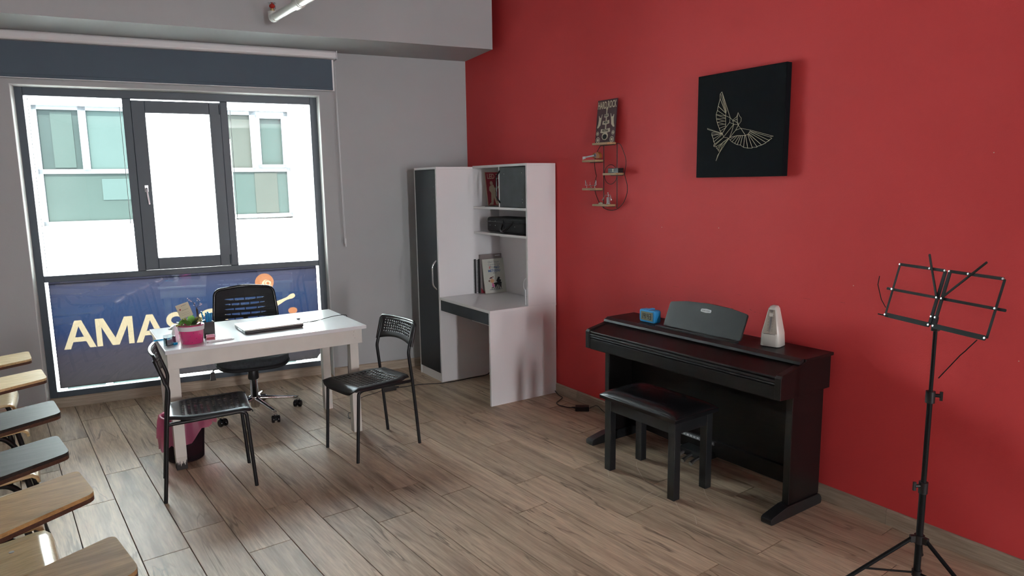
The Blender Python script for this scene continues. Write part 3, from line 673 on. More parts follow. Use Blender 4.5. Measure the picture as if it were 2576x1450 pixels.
# instrument case
VC = empty('instrument_case', (2.925, 4.262, 1.2465), 0, 'black fabric instrument case lying on the middle open shelf', 'case')
mb = MB(); mb.prism(rrect(.012, .235, .004, .600, .05, 5), .010, .125, 'z'); mb.build('body', M['black_mesh'], VC, .018, 3)
mb = MB(); mb.tube([Vector((x, y, .092)) for x, y in rrect(.010, .237, .002, .602, .05, 5)]+[Vector((.237, .552, .092))], .0035, 6); mb.build('zip', M['black_gloss'], VC)
mb = MB(); mb.tube(bend([(.012, .20, .085), (-.02, .23, .05), (-.030, .27, .022), (-.026, .31, .03), (.0, .335, .055), (.012, .34, .075)], .04), .009, 8); mb.build('handle', M['leather'], VC)
mb = MB(); mb.tube([(.010, .185, .105), (-.006, .205, .06), (-.02, .25, .02)], .003, 6); mb.tube([(.010, .33, .110), (-.004, .30, .07), (-.02, .262, .022)], .003, 6); mb.build('strap', M['black_gloss'], VC)
for y, z in ((.525, .095), (.525, .062), (.445, .095), (.445, .062), (.165, .092), (.165, .062)): MB().ball((.0115, y, z), .0035, 8).build('rivet', M['steel'], VC)
for y in (.42, .10): MB().box(.06, .20, y-.02, y+.02, 0, .012).build('foot', M['black_gloss'], VC)
# power strip below the cabinet desk
PS = empty('power_strip', (3.07, 4.98, 0), R(8), 'white power strip on the floor under the cabinet desk', 'power strip')
MB().prism(rrect(-.05, .05, -.022, .022, .01), .0, .045).build('body', M['worn_white'], PS, .006)
for x in (-.028, .0, .028): MB().tube([(x, 0, .044), (x, 0, .0455)], .011, 12).build('socket', M['grey_ink'], PS)

# ------------------------------------------------------------------ wall painting
PT = empty('wall_canvas', (XR, 2.543, 1.939), 0, 'square black canvas with a pale gold line drawing of a flying bird', 'picture')
MB().box(-.040, -.001, -.289, .291, -.284, .285).build('canvas', M['canvas'], PT, .003)
BIRD =  [[(2.661,2.122),(2.673,2.111),(2.672,2.087),(2.684,2.047),(2.689,2.024),(2.697,2.003),(2.694,1.979),(2.689,1.96),(2.682,1.943),(2.672,1.925),(2.666,1.909),(2.65,1.896)],[(2.661,2.122),(2.627,2.016),(2.632,1.991),(2.63,1.965),(2.628,1.926),(2.65,1.896)],[(2.661,2.122),(2.599,1.977)],[(2.667,2.11),(2.631,2.012)],[(2.672,2.087),(2.631,2.005)],[(2.684,2.047),(2.633,2.006)],[(2.689,2.024),(2.633,1.991)],[(2.697,2.003),(2.632,1.989)],[(2.697,2.001),(2.63,1.977)],[(2.694,1.979),(2.63,1.975)],[(2.694,1.978),(2.63,1.96)],[(2.689,1.96),(2.629,1.962)],[(2.689,1.959),(2.628,1.943)],[(2.682,1.943),(2.629,1.946)],[(2.672,1.925),(2.628,1.936)],[(2.666,1.909),(2.628,1.926)],[(2.632,1.991),(2.599,1.977),(2.582,1.962),(2.555,1.979),(2.547,2.0),(2.536,1.98),(2.525,1.969),(2.526,1.952),(2.544,1.932)],[(2.547,2.0),(2.552,1.977),(2.55,1.947)],[(2.582,1.962),(2.55,1.947),(2.547,1.937),(2.574,1.94),(2.582,1.962)],[(2.581,1.956),(2.554,1.966)],[(2.599,1.977),(2.602,1.952),(2.574,1.94)],[(2.602,1.952),(2.628,1.926)],[(2.574,1.94),(2.64,1.877)],[(2.574,1.94),(2.583,1.909),(2.6,1.87)],[(2.545,1.946),(2.544,1.932),(2.526,1.915),(2.56,1.907),(2.6,1.868)],[(2.544,1.932),(2.56,1.907)],[(2.65,1.896),(2.64,1.875),(2.606,1.868)],[(2.526,1.915),(2.462,1.901),(2.319,1.86),(2.338,1.857),(2.327,1.85),(2.346,1.841),(2.342,1.84),(2.363,1.831),(2.362,1.829),(2.389,1.819),(2.417,1.813),(2.417,1.809),(2.448,1.81),(2.447,1.806),(2.476,1.807),(2.504,1.813),(2.525,1.826),(2.546,1.829),(2.564,1.837),(2.582,1.846),(2.597,1.858),(2.603,1.866),(2.6,1.87),(2.548,1.878),(2.493,1.875),(2.476,1.882),(2.462,1.901)],[(2.526,1.915),(2.493,1.875)],[(2.461,1.895),(2.338,1.857)],[(2.463,1.893),(2.346,1.841)],[(2.468,1.888),(2.363,1.831)],[(2.473,1.883),(2.389,1.819)],[(2.476,1.882),(2.417,1.811)],[(2.479,1.879),(2.447,1.808)],[(2.493,1.875),(2.476,1.807)],[(2.498,1.876),(2.504,1.813)],[(2.513,1.876),(2.525,1.826)],[(2.524,1.876),(2.546,1.829)],[(2.533,1.877),(2.564,1.837)],[(2.545,1.878),(2.582,1.846)],[(2.556,1.877),(2.596,1.857)],[(2.65,1.896),(2.758,1.931),(2.755,1.925),(2.715,1.913),(2.653,1.895)],[(2.65,1.896),(2.703,1.907),(2.724,1.905),(2.725,1.897),(2.651,1.895)],[(2.65,1.895),(2.725,1.888)],[(2.725,1.897),(2.721,1.887),(2.717,1.88),(2.713,1.87),(2.712,1.863),(2.709,1.853),(2.702,1.845),(2.709,1.833),(2.701,1.825),(2.693,1.83),(2.687,1.816),(2.677,1.809),(2.672,1.798),(2.666,1.809)],[(2.65,1.895),(2.712,1.87)],[(2.648,1.892),(2.709,1.853)],[(2.64,1.875),(2.702,1.84)],[(2.64,1.875),(2.709,1.828)],[(2.606,1.867),(2.651,1.842),(2.693,1.825)],[(2.606,1.867),(2.642,1.849),(2.684,1.815)],[(2.603,1.866),(2.647,1.83),(2.689,1.747),(2.679,1.776),(2.626,1.841),(2.603,1.866)],[(2.642,1.849),(2.677,1.805)]]
mb = MB()
for ln in BIRD: mb.tube([(-.0412, y-2.543, z-1.939) for y, z in ln], .0011, 4)
mb.build('bird_drawing', M['gold'], PT)

# ------------------------------------------------------------------ guitar shaped wire shelf
WS = empty('wire_shelf', (XR, 3.615, 1.67), 0, 'black wire guitar shaped wall shelf with five small wooden boards', 'wall shelf')
def ws(pts, r, name='wire', close=False):
    p = [Vector((-.012, y-3.615, z-1.67)) for y, z in pts]
    mb = MB(); mb.tube(p, r, 7); return mb.build(name, M['black_metal'], WS)
def smooth(pts, n=5, closed=True):
    out = []; k = len(pts)
    for i in range(k if closed else k-1):
        p0, p1, p2, p3 = [Vector(pts[(i+j) % k if closed else min(k-1, max(0, i+j))]) for j in (-1, 0, 1, 2)]
        for t in range(n):
            t /= n; out.append(.5*((2*p1)+(-p0+p2)*t+(2*p0-5*p1+4*p2-p3)*t*t+(-p0+3*p1-3*p2+p3)*t**3))
    if closed: out.append(out[0])
    return [(v.x, v.y) for v in out]
rightside = [(3.55, 1.893), (3.515, 1.880), (3.486, 1.834), (3.466, 1.795), (3.461, 1.755), (3.468, 1.72), (3.4745, 1.687)]
rb = [(3.4745, 1.687), (3.462, 1.655), (3.447, 1.61), (3.450, 1.56), (3.476, 1.508), (3.513, 1.474), (3.55, 1.455), (3.592, 1.447), (3.64, 1.449), (3.682, 1.462), (3.722, 1.490), (3.757, 1.54), (3.776, 1.585), (3.772, 1.64), (3.759, 1.681)]
lb = [(3.759, 1.681), (3.773, 1.72), (3.780, 1.775), (3.762, 1.83), (3.72, 1.882), (3.69, 1.893)]
for q in (rightside, rb, lb): ws(smooth(q, 5, False)+[q[-1]], .0022)
ws(arc(3.612, 1.688, .065, 0, 360, 32), .002, 'ring'); ws([(3.683, 1.893), (3.682, 1.458)], .0028, 'rod'); ws([(3.549, 1.893), (3.5455, 1.462)], .0028, 'rod')
shelves = [(3.568, 3.726, 1.901), (3.695, 3.834, 1.790), (3.485, 3.616, 1.697), (3.698, 3.834, 1.597), (3.566, 3.724, 1.489)]
for a, b, z in shelves:
    sh = MB().box(3.113-XR, -.006, a-3.615, b-3.615, z-.014-1.67, z-1.67).build('shelf_board', M['shelf_wood'], WS, .001)
    MB().box(-.016, -.002, a-3.615+.01, b-3.615-.01, z-.018-1.67, z-.014-1.67).build('bracket', M['black_metal'], WS)
HR = empty('band_sign', (0, 0, 0), 0, 'dark maroon HARD ROCK festival plaque standing on the wire shelf', 'plaque'); HR.matrix_world = lean((3.145, 3.635, 1.9015), R(90), R(5.5))
# front faces -x; local x runs towards -y
MB().box(-.098, .098, 0, .284, -.006, 0).build('board', M['poster_red'], HR)
txt('HARD', .066, None, (-.049, .246), HR, M['cream'], z=.0012, bold=.0012, sx=.50); txt('ROCK', .066, None, (.049, .248), HR, M['cream'], z=.0012, bold=.0012, sx=.48)
def ribbon(y, wd_, h, t):
    flat('ribbon', [rpoly([(-wd_/2, y-h/2), (0, y-h/2-.004), (wd_/2, y-h/2+.004), (wd_/2-.004, y+h/2+.003), (0, y+h/2-.003), (-wd_/2+.004, y+h/2)], .002)], M['cream'], HR, .001); txt(t, h*.80, None, (0, y), HR, M['ink'], z=.0018, bold=.0004, sx=.72)
ribbon(.178, .046, .020, 'ROCK'); ribbon(.133, .072, .024, 'MUSIC'); ribbon(.078, .098, .026, 'FESTIVAL')
flat('guitar_print', [rpoly([(-.02, .02), (-.032, .034), (-.03, .055), (-.016, .062), (-.006, .066), (-.004, .215), (-.010, .225), (.004, .238), (.012, .225), (.006, .214), (.007, .066), (.02, .062), (.030, .048), (.026, .028), (.008, .016)], .004)], M['cream'], HR, .0006)
flat('guitar_body_print', [arc(-.002, .038, .022, 0, 350, 16, .017)], M['ink'], HR, .0012)
for sx_ in (-1, 1):
    for cx_, cy_, r_ in ((.070, .018, .020), (.078, .062, .014)):
        flat('speaker_print', [arc(sx_*cx_, cy_, r_, 0, 350, 18), arc(sx_*cx_, cy_, r_*.78, 0, 350, 18), arc(sx_*cx_, cy_, r_*.5, 0, 350, 14)], M['cream'], HR, .0008)
    hx = .066*sx_
    flat('hand_print', [rpoly([(hx-.012*sx_, .118), (hx-.016*sx_, .145), (hx-.020*sx_, .165), (hx-.026*sx_, .188), (hx-.021*sx_, .190), (hx-.013*sx_, .166), (hx+.002*sx_, .170), (hx+.006*sx_, .182), (hx+.011*sx_, .180), (hx+.008*sx_, .155), (hx+.012*sx_, .125), (hx+.022*sx_, .100), (hx+.010*sx_, .098)], .002)], M['cream'], HR, .0008)
# mini guitar
MG = empty('toy_guitar', (3.135, 3.745, 1.7905), 0, 'tiny orange brown acoustic guitar ornament on the upper left board', 'ornament')
gd = Vector((0, 1, 0)); gm = Matrix.Rotation(R(-14), 4, 'X') @ Matrix.Identity(4)
def gloc(p): return Vector((p[0], 0, 0))
body = rpoly([(-.075, .0), (-.070, .020), (-.052, .036), (-.032, .030), (-.014, .034), (0, .026), (.004, .012), (-.006, -.004), (-.028, -.002), (-.046, -.010), (-.066, -.010)], .006)
mg = Matrix.Translation((-.0, -.052, .0150)) @ Matrix.Rotation(R(-5), 4, 'X')
mb = MB(); mb.prism([(x+.04, y+.0) for x, y in body], -.012, .012, 'x', mg); mb.build('body', mat('amber_varnish', (.35, .12, .03), .25, coat=.5), MG, .002)
mb = MB(); mb.tube([(-.013, .012, .014), (-.0125, .012, .014)], .009, 14, M=mg); mb.build('sound_hole', M['ink'], MG)
mb = MB(); mb.tube([(-.0135+.0001*k, .012+.0115*math.cos(k*PI/8), .014+.0115*math.sin(k*PI/8)) for k in range(17)], .0012, 4, M=mg); mb.build('rosette', M['chrome'], MG)
mb = MB(); mb.box(-.015, -.010, .020, .115, .010, .019, mg); mb.build('neck', M['steel'], MG)
mb = MB(); mb.prism([(.112, .006), (.145, .002), (.142, .022), (.112, .020)], -.015, -.010, 'x', mg); mb.build('headstock', M['label'], MG)
# box
BX = empty('trinket_box', (3.148, 3.522, 1.6975), 0, 'small black wooden box with brass latch on the middle board', 'box')
MB().box(-.026, .022, -.050, .050, 0, .017).build('base', M['piano_blk'], BX, .001); MB().box(-.026, .022, -.050, .050, .0175, .030).build('lid', M['piano_blk'], BX, .001)
mb = MB(); mb.box(-.0275, -.026, -.006, .006, .008, .013); mb.box(-.0275, -.026, -.0025, .0025, .012, .02); mb.box(-.0275, -.026, -.007, .007, .019, .024); mb.build('latch', M['gold'], BX)
# seesaw ornament with two wire people
SS = empty('seesaw_ornament', (3.135, 3.765, 1.5975), 0, 'tiny silver seesaw ornament with two wire riders', 'ornament')
mb = MB(); mb.tube([(0, -.062, .016), (0, .062, .020)], .0016, 6); mb.build('beam', M['chrome'], SS)
mb = MB(); mb.tube([(0, -.008, .0), (0, 0, .019), (0, .008, 0)], .0016, 6); mb.tube([(0, .008, .018), (0, .006, .034), (0, .010, .042)], .0014, 6); mb.build('pivot', M['chrome'], SS)
for s_ in (-1, 1):
    y = s_*.056
    mb = MB(); mb.ball((0, y, .050), .0052, 8); mb.tube([(0, y, .046), (0, y+.002*s_, .022)], .003, 6); mb.tube([(0, y, .022), (0, y-.014*s_, .018), (0, y-.012*s_, .003)], .002, 6); mb.tube([(0, y, .040), (0, y-.012*s_, .034), (0, y-.016*s_, .022)], .0017, 6); mb.build('wire_rider', M['chrome'], SS)
# silver drummer figure
DF = empty('metal_figure', (3.140, 3.585, 1.4895), 0, 'small silver metal musician figure on the lowest board', 'ornament')
mb = MB(); mb.lathe([(0, 0), (.014, 0), (.015, .004), (.0125, .008), (.0125, .044), (.011, .048), (0, .048)], 16); mb.build('body', M['steel'], DF)
mb = MB(); mb.tube([(0, 0, .048), (0, .002, .066)], .0035, 8); mb.ball((0, .004, .074), .006, 10); mb.build('head', M['chrome'], DF)
for s_ in (-1, 1):
    mb = MB(); mb.tube([(0, 0, .060), (-.004, s_*.022, .062), (-.008, s_*.034, .050)], .0022, 6); mb.tube([(-.008, s_*.026, .058), (-.012, s_*.048, .026)], .003, 6, rs=[.0015, .006]); mb.build('arm', M['chrome'], DF)
mb = MB(); mb.lathe([(.016, 0), (.015, .006), (.009, .011), (0, .013)], 12); tbox('pebble', 'little beige stone lying next to the silver figure', 'stone', mb, M['cream'], (3.140, 3.665, 1.4893))

# ------------------------------------------------------------------ work table
DK = empty('work_table', (1.055, 4.65, 0), 0, 'worn white wooden work table in front of the window', 'table')
tx0, tx1, ty0, ty1 = -.600, .600, -.370, .372
MB().box(tx0, tx1, ty0, ty1, .706, .730).build('tabletop', M['white_paint'], DK, .003)
for n_, q in enumerate(((-.590, .574, -.350, -.330), (-.590, .574, .312, .332), (-.590, -.570, -.330, .312), (.554, .574, -.330, .312))): MB().box(*q, .612, .706).build('apron', M['worn_white'], DK, .002)
def leg(x, y, worn=False):
    mb = MB(); a = .030
    if worn:
        mb.box(x-a, x+a, y-a, y+a, .075, .612)
    else: mb.box(x-a+.002, x+a-.002, y-a+.002, y+a-.002, 0, .612)
    l = mb.build('leg', M['worn_white'], DK, .002)
    if worn:
        # the foot has lost its paint: ragged dark bare wood below
        f = MB().box(x-a+.0005, x+a-.0005, y-a+.0005, y+a-.0005, 0, .075).build('bare_foot', M['worn_foot'], l, .002); f.parent = l
    return l
def foot_mat():
    m_ = mat('chipped_foot_paint', (.02, .018, .016), .7); nt = m_.node_tree; N = nt.nodes; L = nt.links; p = N['Principled BSDF']
    tc = N.new('ShaderNodeTexCoord'); mp = N.new('ShaderNodeMapping'); mp.inputs['Scale'].default_value = (160, 160, 14); n = N.new('ShaderNodeTexNoise'); n.inputs['Scale'].default_value = 1; n.inputs['Detail'].default_value = 3
    L.new(tc.outputs['Object'], mp.inputs[0]); L.new(mp.outputs[0], n.inputs['Vector'])
    sp = N.new('ShaderNodeSeparateXYZ'); L.new(tc.outputs['Object'], sp.inputs[0]); mu = N.new('ShaderNodeMath'); mu.operation = 'MULTIPLY_ADD'; mu.inputs[1].default_value = 9; mu.inputs[2].default_value = -.36
    L.new(sp.outputs[2], mu.inputs[0]); ad = N.new('ShaderNodeMath'); ad.operation = 'ADD'; L.new(mu.outputs[0], ad.inputs[0]); L.new(n.outputs[0], ad.inputs[1])
    r = N.new('ShaderNodeValToRGB'); r.color_ramp.elements[0].position = .49; r.color_ramp.elements[1].position = .53; r.color_ramp.elements[0].color = (.02, .018, .016, 1); r.color_ramp.elements[1].color = (.55, .53, .48, 1)
    L.new(ad.outputs[0], r.inputs[0]); L.new(r.outputs[0], p.inputs['Base Color']); return m_
M['worn_foot'] = foot_mat()
leg(-.559, -.299, True); leg(.524, -.302); leg(.524, .284); leg(-.540, .284)
for x, z in ((-.555, .682), (-.555, .640), (.525, .690), (.530, .650), (.520, .668)):
    MB().tube([(x, -.353, z), (x, -.348, z)], .0075, 12).build('bolt', M['worn_white'], DK, .001)

# laptop
LP = empty('laptop', (1.112, 4.60, .730), R(1.5), 'closed silver and black laptop on the white table', 'laptop')
MB().prism(rrect(-.185, .185, -.135, .135, .012), .004, .018).build('base', M['black_plastic'], LP, .003)
MB().prism(rrect(-.186, .186, -.136, .136, .012), .0185, .028).build('lid', M['laptop'], LP, .003)
MB().prism(rrect(-.05, .04, .0, .045, .003), .028, .0284).build('sticker', M['label'], LP)
MB().prism([(-.025, .012), (.03, .012), (.025, .024), (-.02, .026)], .0284, .0286).build('sticker_print', M['grey_ink'], LP)
for sx_ in (-.16, .16): MB().box(sx_-.02, sx_+.02, -.125, .125, 0, .004).build('foot', M['rubber'], LP)
MB().box(-.187, -.184, -.06, .04, .008, .015).build('port_strip', M['steel'], LP)
# laptop charging lead: over the table, down behind, along the floor to the power strip
mb = MB(); pts = [(1.302, 4.565, .742), (1.36, 4.60, .734), (1.45, 4.63, .733), (1.56, 4.645, .745), (1.64, 4.66, .742), (1.665, 4.67, .72), (1.668, 4.68, .60), (1.665, 4.70, .30), (1.69, 4.74, .05), (1.66, 4.66, .006), (1.62, 4.60, .005), (1.66, 4.72, .006), (1.72, 4.66, .006), (1.74, 4.84, .006), (1.80, 4.95, .006), (1.90, 5.03, .006), (2.0, 5.06, .006), (2.075, 5.07, .016)]
CH = empty('laptop_charger', (2.13, 5.08, 0), 0, 'black laptop charger and lead lying on the floor beside the table', 'charger')
off = Vector((2.13, 5.08, 0))
mb.tube([q-off for q in spl(pts)], .0025, 6); mb.build('lead', M['black_plastic'], CH)
mb = MB(); mb.tube([q-off for q in spl([(2.185, 5.085, .016), (2.26, 5.085, .006), (2.40, 5.07, .005), (2.60, 4.99, .005), (2.85, 4.99, .005), (2.99, 4.985, .008), (3.045, 4.98, .046)])], .0035, 6); mb.build('mains_lead', M['black_plastic'], CH)
MB().box(-.055, .055, -.024, .024, 0, .030).build('brick', M['black_plastic'], CH, .005, 3)
mb = MB(); mb.tube([(.055, .004, .016), (.085, .004, .014)], .008, 8); mb.build('plug', M['black_plastic'], CH)
mb = MB(); mb.tube([q-Vector((1.35, 4.74, .73)) for q in spl([(1.352, 4.755, .738), (1.40, 4.735, .735), (1.43, 4.69, .734), (1.41, 4.63, .734), (1.37, 4.60, .7345)])], .0012, 5)
mb.box(-.012, .008, .008, .022, .001, .009)
tbox('earphone_lead', 'thin black lead with small plug lying loose behind the laptop', 'cable', mb, M['grey_ink'], (1.35, 4.74, .73))

# flower pot with card and succulents
FP = empty('flower_pot', (.620, 4.425, .730), R(-20), 'magenta pot with succulents, blossom twig and cream card on the table', 'flower pot')
MB().lathe([(.058, 0), (.062, .003), (.070, .090), (.074, .112), (.070, .112), (.066, .100), (.0, .098)], 36).build('pot', M['pot'], FP)
MB().lathe([(.0715, .080), (.0745, .106), (.0735, .107), (.0705, .080)], 36).build('ribbon', M['pot_band'], FP)
mb = MB()
for a, z in ((200, .030), (215, .055), (232, .04), (250, .07), (262, .025), (275, .05), (292, .068), (305, .035), (325, .055), (240, .018), (282, .012), (190, .06), (340, .03)):
    rr = .0595+.105*z+.0014; a = R(a); mb.ball((rr*math.cos(a), rr*math.sin(a), z), .0028, 6)
tag(mb.build('heart_print', mat('dark_pink_print', (.16, .01, .03), .4), FP), kind='stuff')
MB().lathe([(0, .100), (.066, .099)], 24).build('soil', M['stone'], FP)
rnd = random.Random(3)
def leafmesh(l, w_, c, yaw, pitch, curl=.3):
    mb = MB(); n = 6; vs = []
    X = Vector((math.cos(yaw), math.sin(yaw), 0)); Y = Vector((-math.sin(yaw), math.cos(yaw), 0))
    for i in range(n+1):
        t = i/n; h = math.sin(PI*min(1, t*.94+.06))**.7*w_/2; pp = pitch-curl*t*1.5
        c_ = Vector(c)+X*(l*t*math.cos(pitch-curl*t))+Vector((0, 0, l*t*math.sin(pitch-curl*t)))
        vs += [c_-Y*h, c_+Vector((0, 0, -h*.25)), c_+Y*h]
    fs = []
    for i in range(n): fs += [(3*i, 3*i+1, 3*i+4, 3*i+3), (3*i+1, 3*i+2, 3*i+5, 3*i+4)]
    up = [v+Vector((0, 0, .0016)) for v in vs]
    mb.add(up, fs, True); mb.add(vs, [f[::-1] for f in fs], True); return mb
for yaw, pitch, l, w_, c, mm_ in ((R(250), R(55), .075, .052, (-.005, -.012, .105), 'leaf'), (R(100), R(70), .07, .045, (.005, .0, .105), 'leaf'), (R(330), R(58), .07, .032, (.012, -.02, .103), 'leaf_dark'), (R(20), R(45), .060, .030, (.03, .0, .103), 'leaf_dark'), (R(300), R(60), .065, .03, (.02, -.03, .1), 'leaf_dark'), (R(200), R(25), .05, .028, (-.05, -.02, .110), 'leaf'), (R(180), R(40), .045, .025, (-.04, .01, .108), 'leaf')):
    leafmesh(l, w_, c, yaw, pitch).build('leaf', M[mm_], FP)
for (cx_, cy_, cz_, r_, mm_, n_) in ((-.045, -.020, .118, .020, 'leaf', 34), (-.036, .01, .125, .022, 'moss', 30), (.040, .012, .125, .026, 'moss', 40), (-.058, -.035, .108, .014, 'moss', 16)):
    mb = MB()
    for k in range(n_):
        a = rnd.uniform(0, 6.28); b = rnd.uniform(.0, 1.3); d_ = Vector((math.cos(a)*math.cos(b), math.sin(a)*math.cos(b), math.sin(b)))
        p = Vector((cx_, cy_, cz_))+d_*r_*rnd.uniform(.5, 1)
        mb.ball(p, rnd.uniform(.003, .0055), 6, sc=(1, 1, 1.3))
    tag(mb.build('succulent', M[mm_], FP), kind='stuff')
for k in range(9):
    a = R(200+k*19); r_ = .046+.008*rnd.random(); MB().ball((r_*math.cos(a), r_*math.sin(a), .108), .010+.003*rnd.random(), 8, sc=(1.2, 1, .7)).build('pebble', M['stone'], FP)
mb = MB(); T0 = Vector((.040, .010, .125)); T1 = Vector((.036, .010, .205))
mb.tube([T0, T1], .0035, 6); mb.tube([T0+Vector((.007, 0, 0)), T1+Vector((.006, 0, -.004))], .003, 6)
mb.tube([T1, (.022, .01, .238), (-.006, .012, .262)], .0013, 5); mb.tube([T1, (.030, .01, .22), (.026, .012, .235)], .0012, 5); mb.tube([T1, (.050, .01, .225), (.047, .01, .258)], .0012, 5); mb.tube([T1, (.055, .01, .215), (.066, .01, .222)], .0012, 5)
mb.build('twig', M['twig'], FP)
mb = MB()
for p in ((-.008, .012, .264), (.0, .01, .256), (.006, .012, .250), (.012, .01, .246), (.030, .01, .235), (.047, .01, .262), (.053, .01, .258), (.044, .01, .250), (.058, .01, .250), (.064, .01, .224), (.057, .01, .222), (.060, .01, .232), (.067, .01, .228), (.024, .01, .222)): mb.ball(p, .0038, 6)
tag(mb.build('blossom', mat('pale_blossom', (.75, .62, .68), .5), FP), kind='stuff')
cdm = Matrix.Translation((-.028, -.002, .196)) @ Matrix.Rotation(R(28), 4, 'Z') @ Matrix.Rotation(R(-15), 4, 'Y') @ Matrix.Rotation(R(-8), 4, 'X')
crd = MB().box(-.037, .037, -.001, .001, -.042, .042, cdm).build('card', M['card'], FP)
mb = MB(); mb.tube([cdm @ Vector((0, .002, -.04)), (-.012, .0, .100)], .0012, 5); mb.build('card_stick', M['white_edge'], FP)
mb = MB(); mb.tube([cdm @ Vector((-.020, -.0013, .012-.0)), cdm @ Vector((-.020, -.0020, .012))], .005, 10); mb.build('heart', M['crimson'], crd)
mb = MB()
for k in range(9): mb.box(-.008+k*.0035, -.006+k*.0035, -.0014, -.001, .028+(k % 3)*.0008, .031, cdm)
for k in range(9): mb.box(-.012+k*.0042, -.0095+k*.0042, -.0014, -.001, .002+(k % 2)*.001, .0045, cdm)
mb.box(-.022, .024, -.0013, -.001, -.0145, -.014, cdm); mb.box(-.022, .024, -.0013, -.001, -.0245, -.024, cdm)
tag(mb.build('handwriting', M['ink'], crd), kind='stuff')
# pen cup
PC = empty('pen_cup', (.728, 4.535, .730), R(8), 'black pen cup full of translucent blue pens beside the flower pot', 'pen cup')
mb = MB()
for q in ((-.033, .033, -.033, -.031), (-.033, .033, .031, .033), (-.033, -.031, -.031, .031), (.031, .033, -.031, .031)): mb.box(*q, 0, .098)
mb.box(-.033, .033, -.033, .033, 0, .002); mb.build('cup', M['black_plastic'], PC)
for k in range(11):
    x = -.024+.0048*k; y = rnd.uniform(-.018, .018); tx_ = rnd.uniform(-.2, .30); ty_ = rnd.uniform(-.15, .15); h = rnd.uniform(.135, .165)
    mb = MB(); mb.tube([(x*.6, y*.5, .004), (x*.6+tx_*h*.75, y*.5+ty_*h*.3, h)], .0042, 6, rs=[.002, .0042]); mb.build('pen', M['blue_pl'], PC)
# pink sharpener box, folded paper strip, acrylic block, blue pen, tissue, small lamp cup
MB_ = MB(); PB = empty('pink_tape_box', (.722, 4.418, .730), R(-6), 'small clear and pink box between pot and paper strip', 'box')
MB().prism(rrect(-.024, .024, -.014, .014, .006), 0, .036).build('body', M['pink_pl'], PB, .003); MB().prism(rrect(-.022, .022, -.0146, -.0138, .0003), .010, .022).build('label_print', M['crimson'], PB)
mb = MB(); mb.prism(rpoly([(-.075, -.012), (.075, -.010), (.078, .012), (-.072, .010)], .003), 0, .006); mb.prism(rpoly([(-.08, -.008), (.06, -.016), (.065, -.002), (-.078, .006)], .003), .006, .010)
tbox('folded_paper', 'folded white paper strip lying by the magenta pot', 'paper', mb, M['paper'], (.770, 4.372, .7302), R(3), bevel=.001)
AB = empty('acrylic_holder', (.500, 4.430, .730), R(30), 'clear acrylic holder with blue edge left of the magenta pot', 'holder')
mb = MB()
for q in ((-.030, .030, -.018, -.015, 0, .050), (-.030, .030, .012, .015, 0, .062), (-.030, -.027, -.015, .012, 0, .050), (.027, .030, -.015, .012, 0, .05), (-.027, .027, -.015, .012, 0, .003)): mb.box(*q)
mb.build('body', M['acrylic'], AB, .001)
MB().box(-.016, .014, -.008, .006, .003, .034).build('insert', M['grey_ink'], AB, .002); MB().box(.006, .032, -.030, -.020, 0, .014).build('blue_cap', M['blue_pl'], AB, .003)
mb = MB(); mb.tube([(-.045, 0, .005), (.040, 0, .005), (.052, 0, .004)], .0045, 8, rs=[.0045, .0045, .001])
tbox('blue_pen', 'light blue pen lying flat near the table corner', 'pen', mb, M['blue_pl'], (.478, 4.600, .7302), R(5))
mb = MB(); mb.lathe([(.0, .078), (.020, .072), (.034, .060), (.038, .055), (.030, .056), (.008, .058), (.006, .012), (.022, .004), (.022, 0), (0, 0)][::-1], 20)
tbox('mushroom_lamp', 'small white mushroom shaped lamp behind the acrylic holder', 'lamp', mb, M['label'], (.560, 4.640, .730))
mb = MB(); rn = random.Random(5)
for k in range(5):
    n = 7; base_ = [(math.cos(2*PI*j/n)*(.016+rn.random()*.008), math.sin(2*PI*j/n)*(.014+rn.random()*.006)) for j in range(n)]
mb.lathe([(.024, 0), (.026, .012), (.019, .035), (.021, .055), (.012, .082), (.004, .098)], 7, sm=False)
tbox('crumpled_tissue', 'crumpled white tissue standing behind the magenta pot', 'tissue', mb, M['paper'], (.545, 4.520, .730))

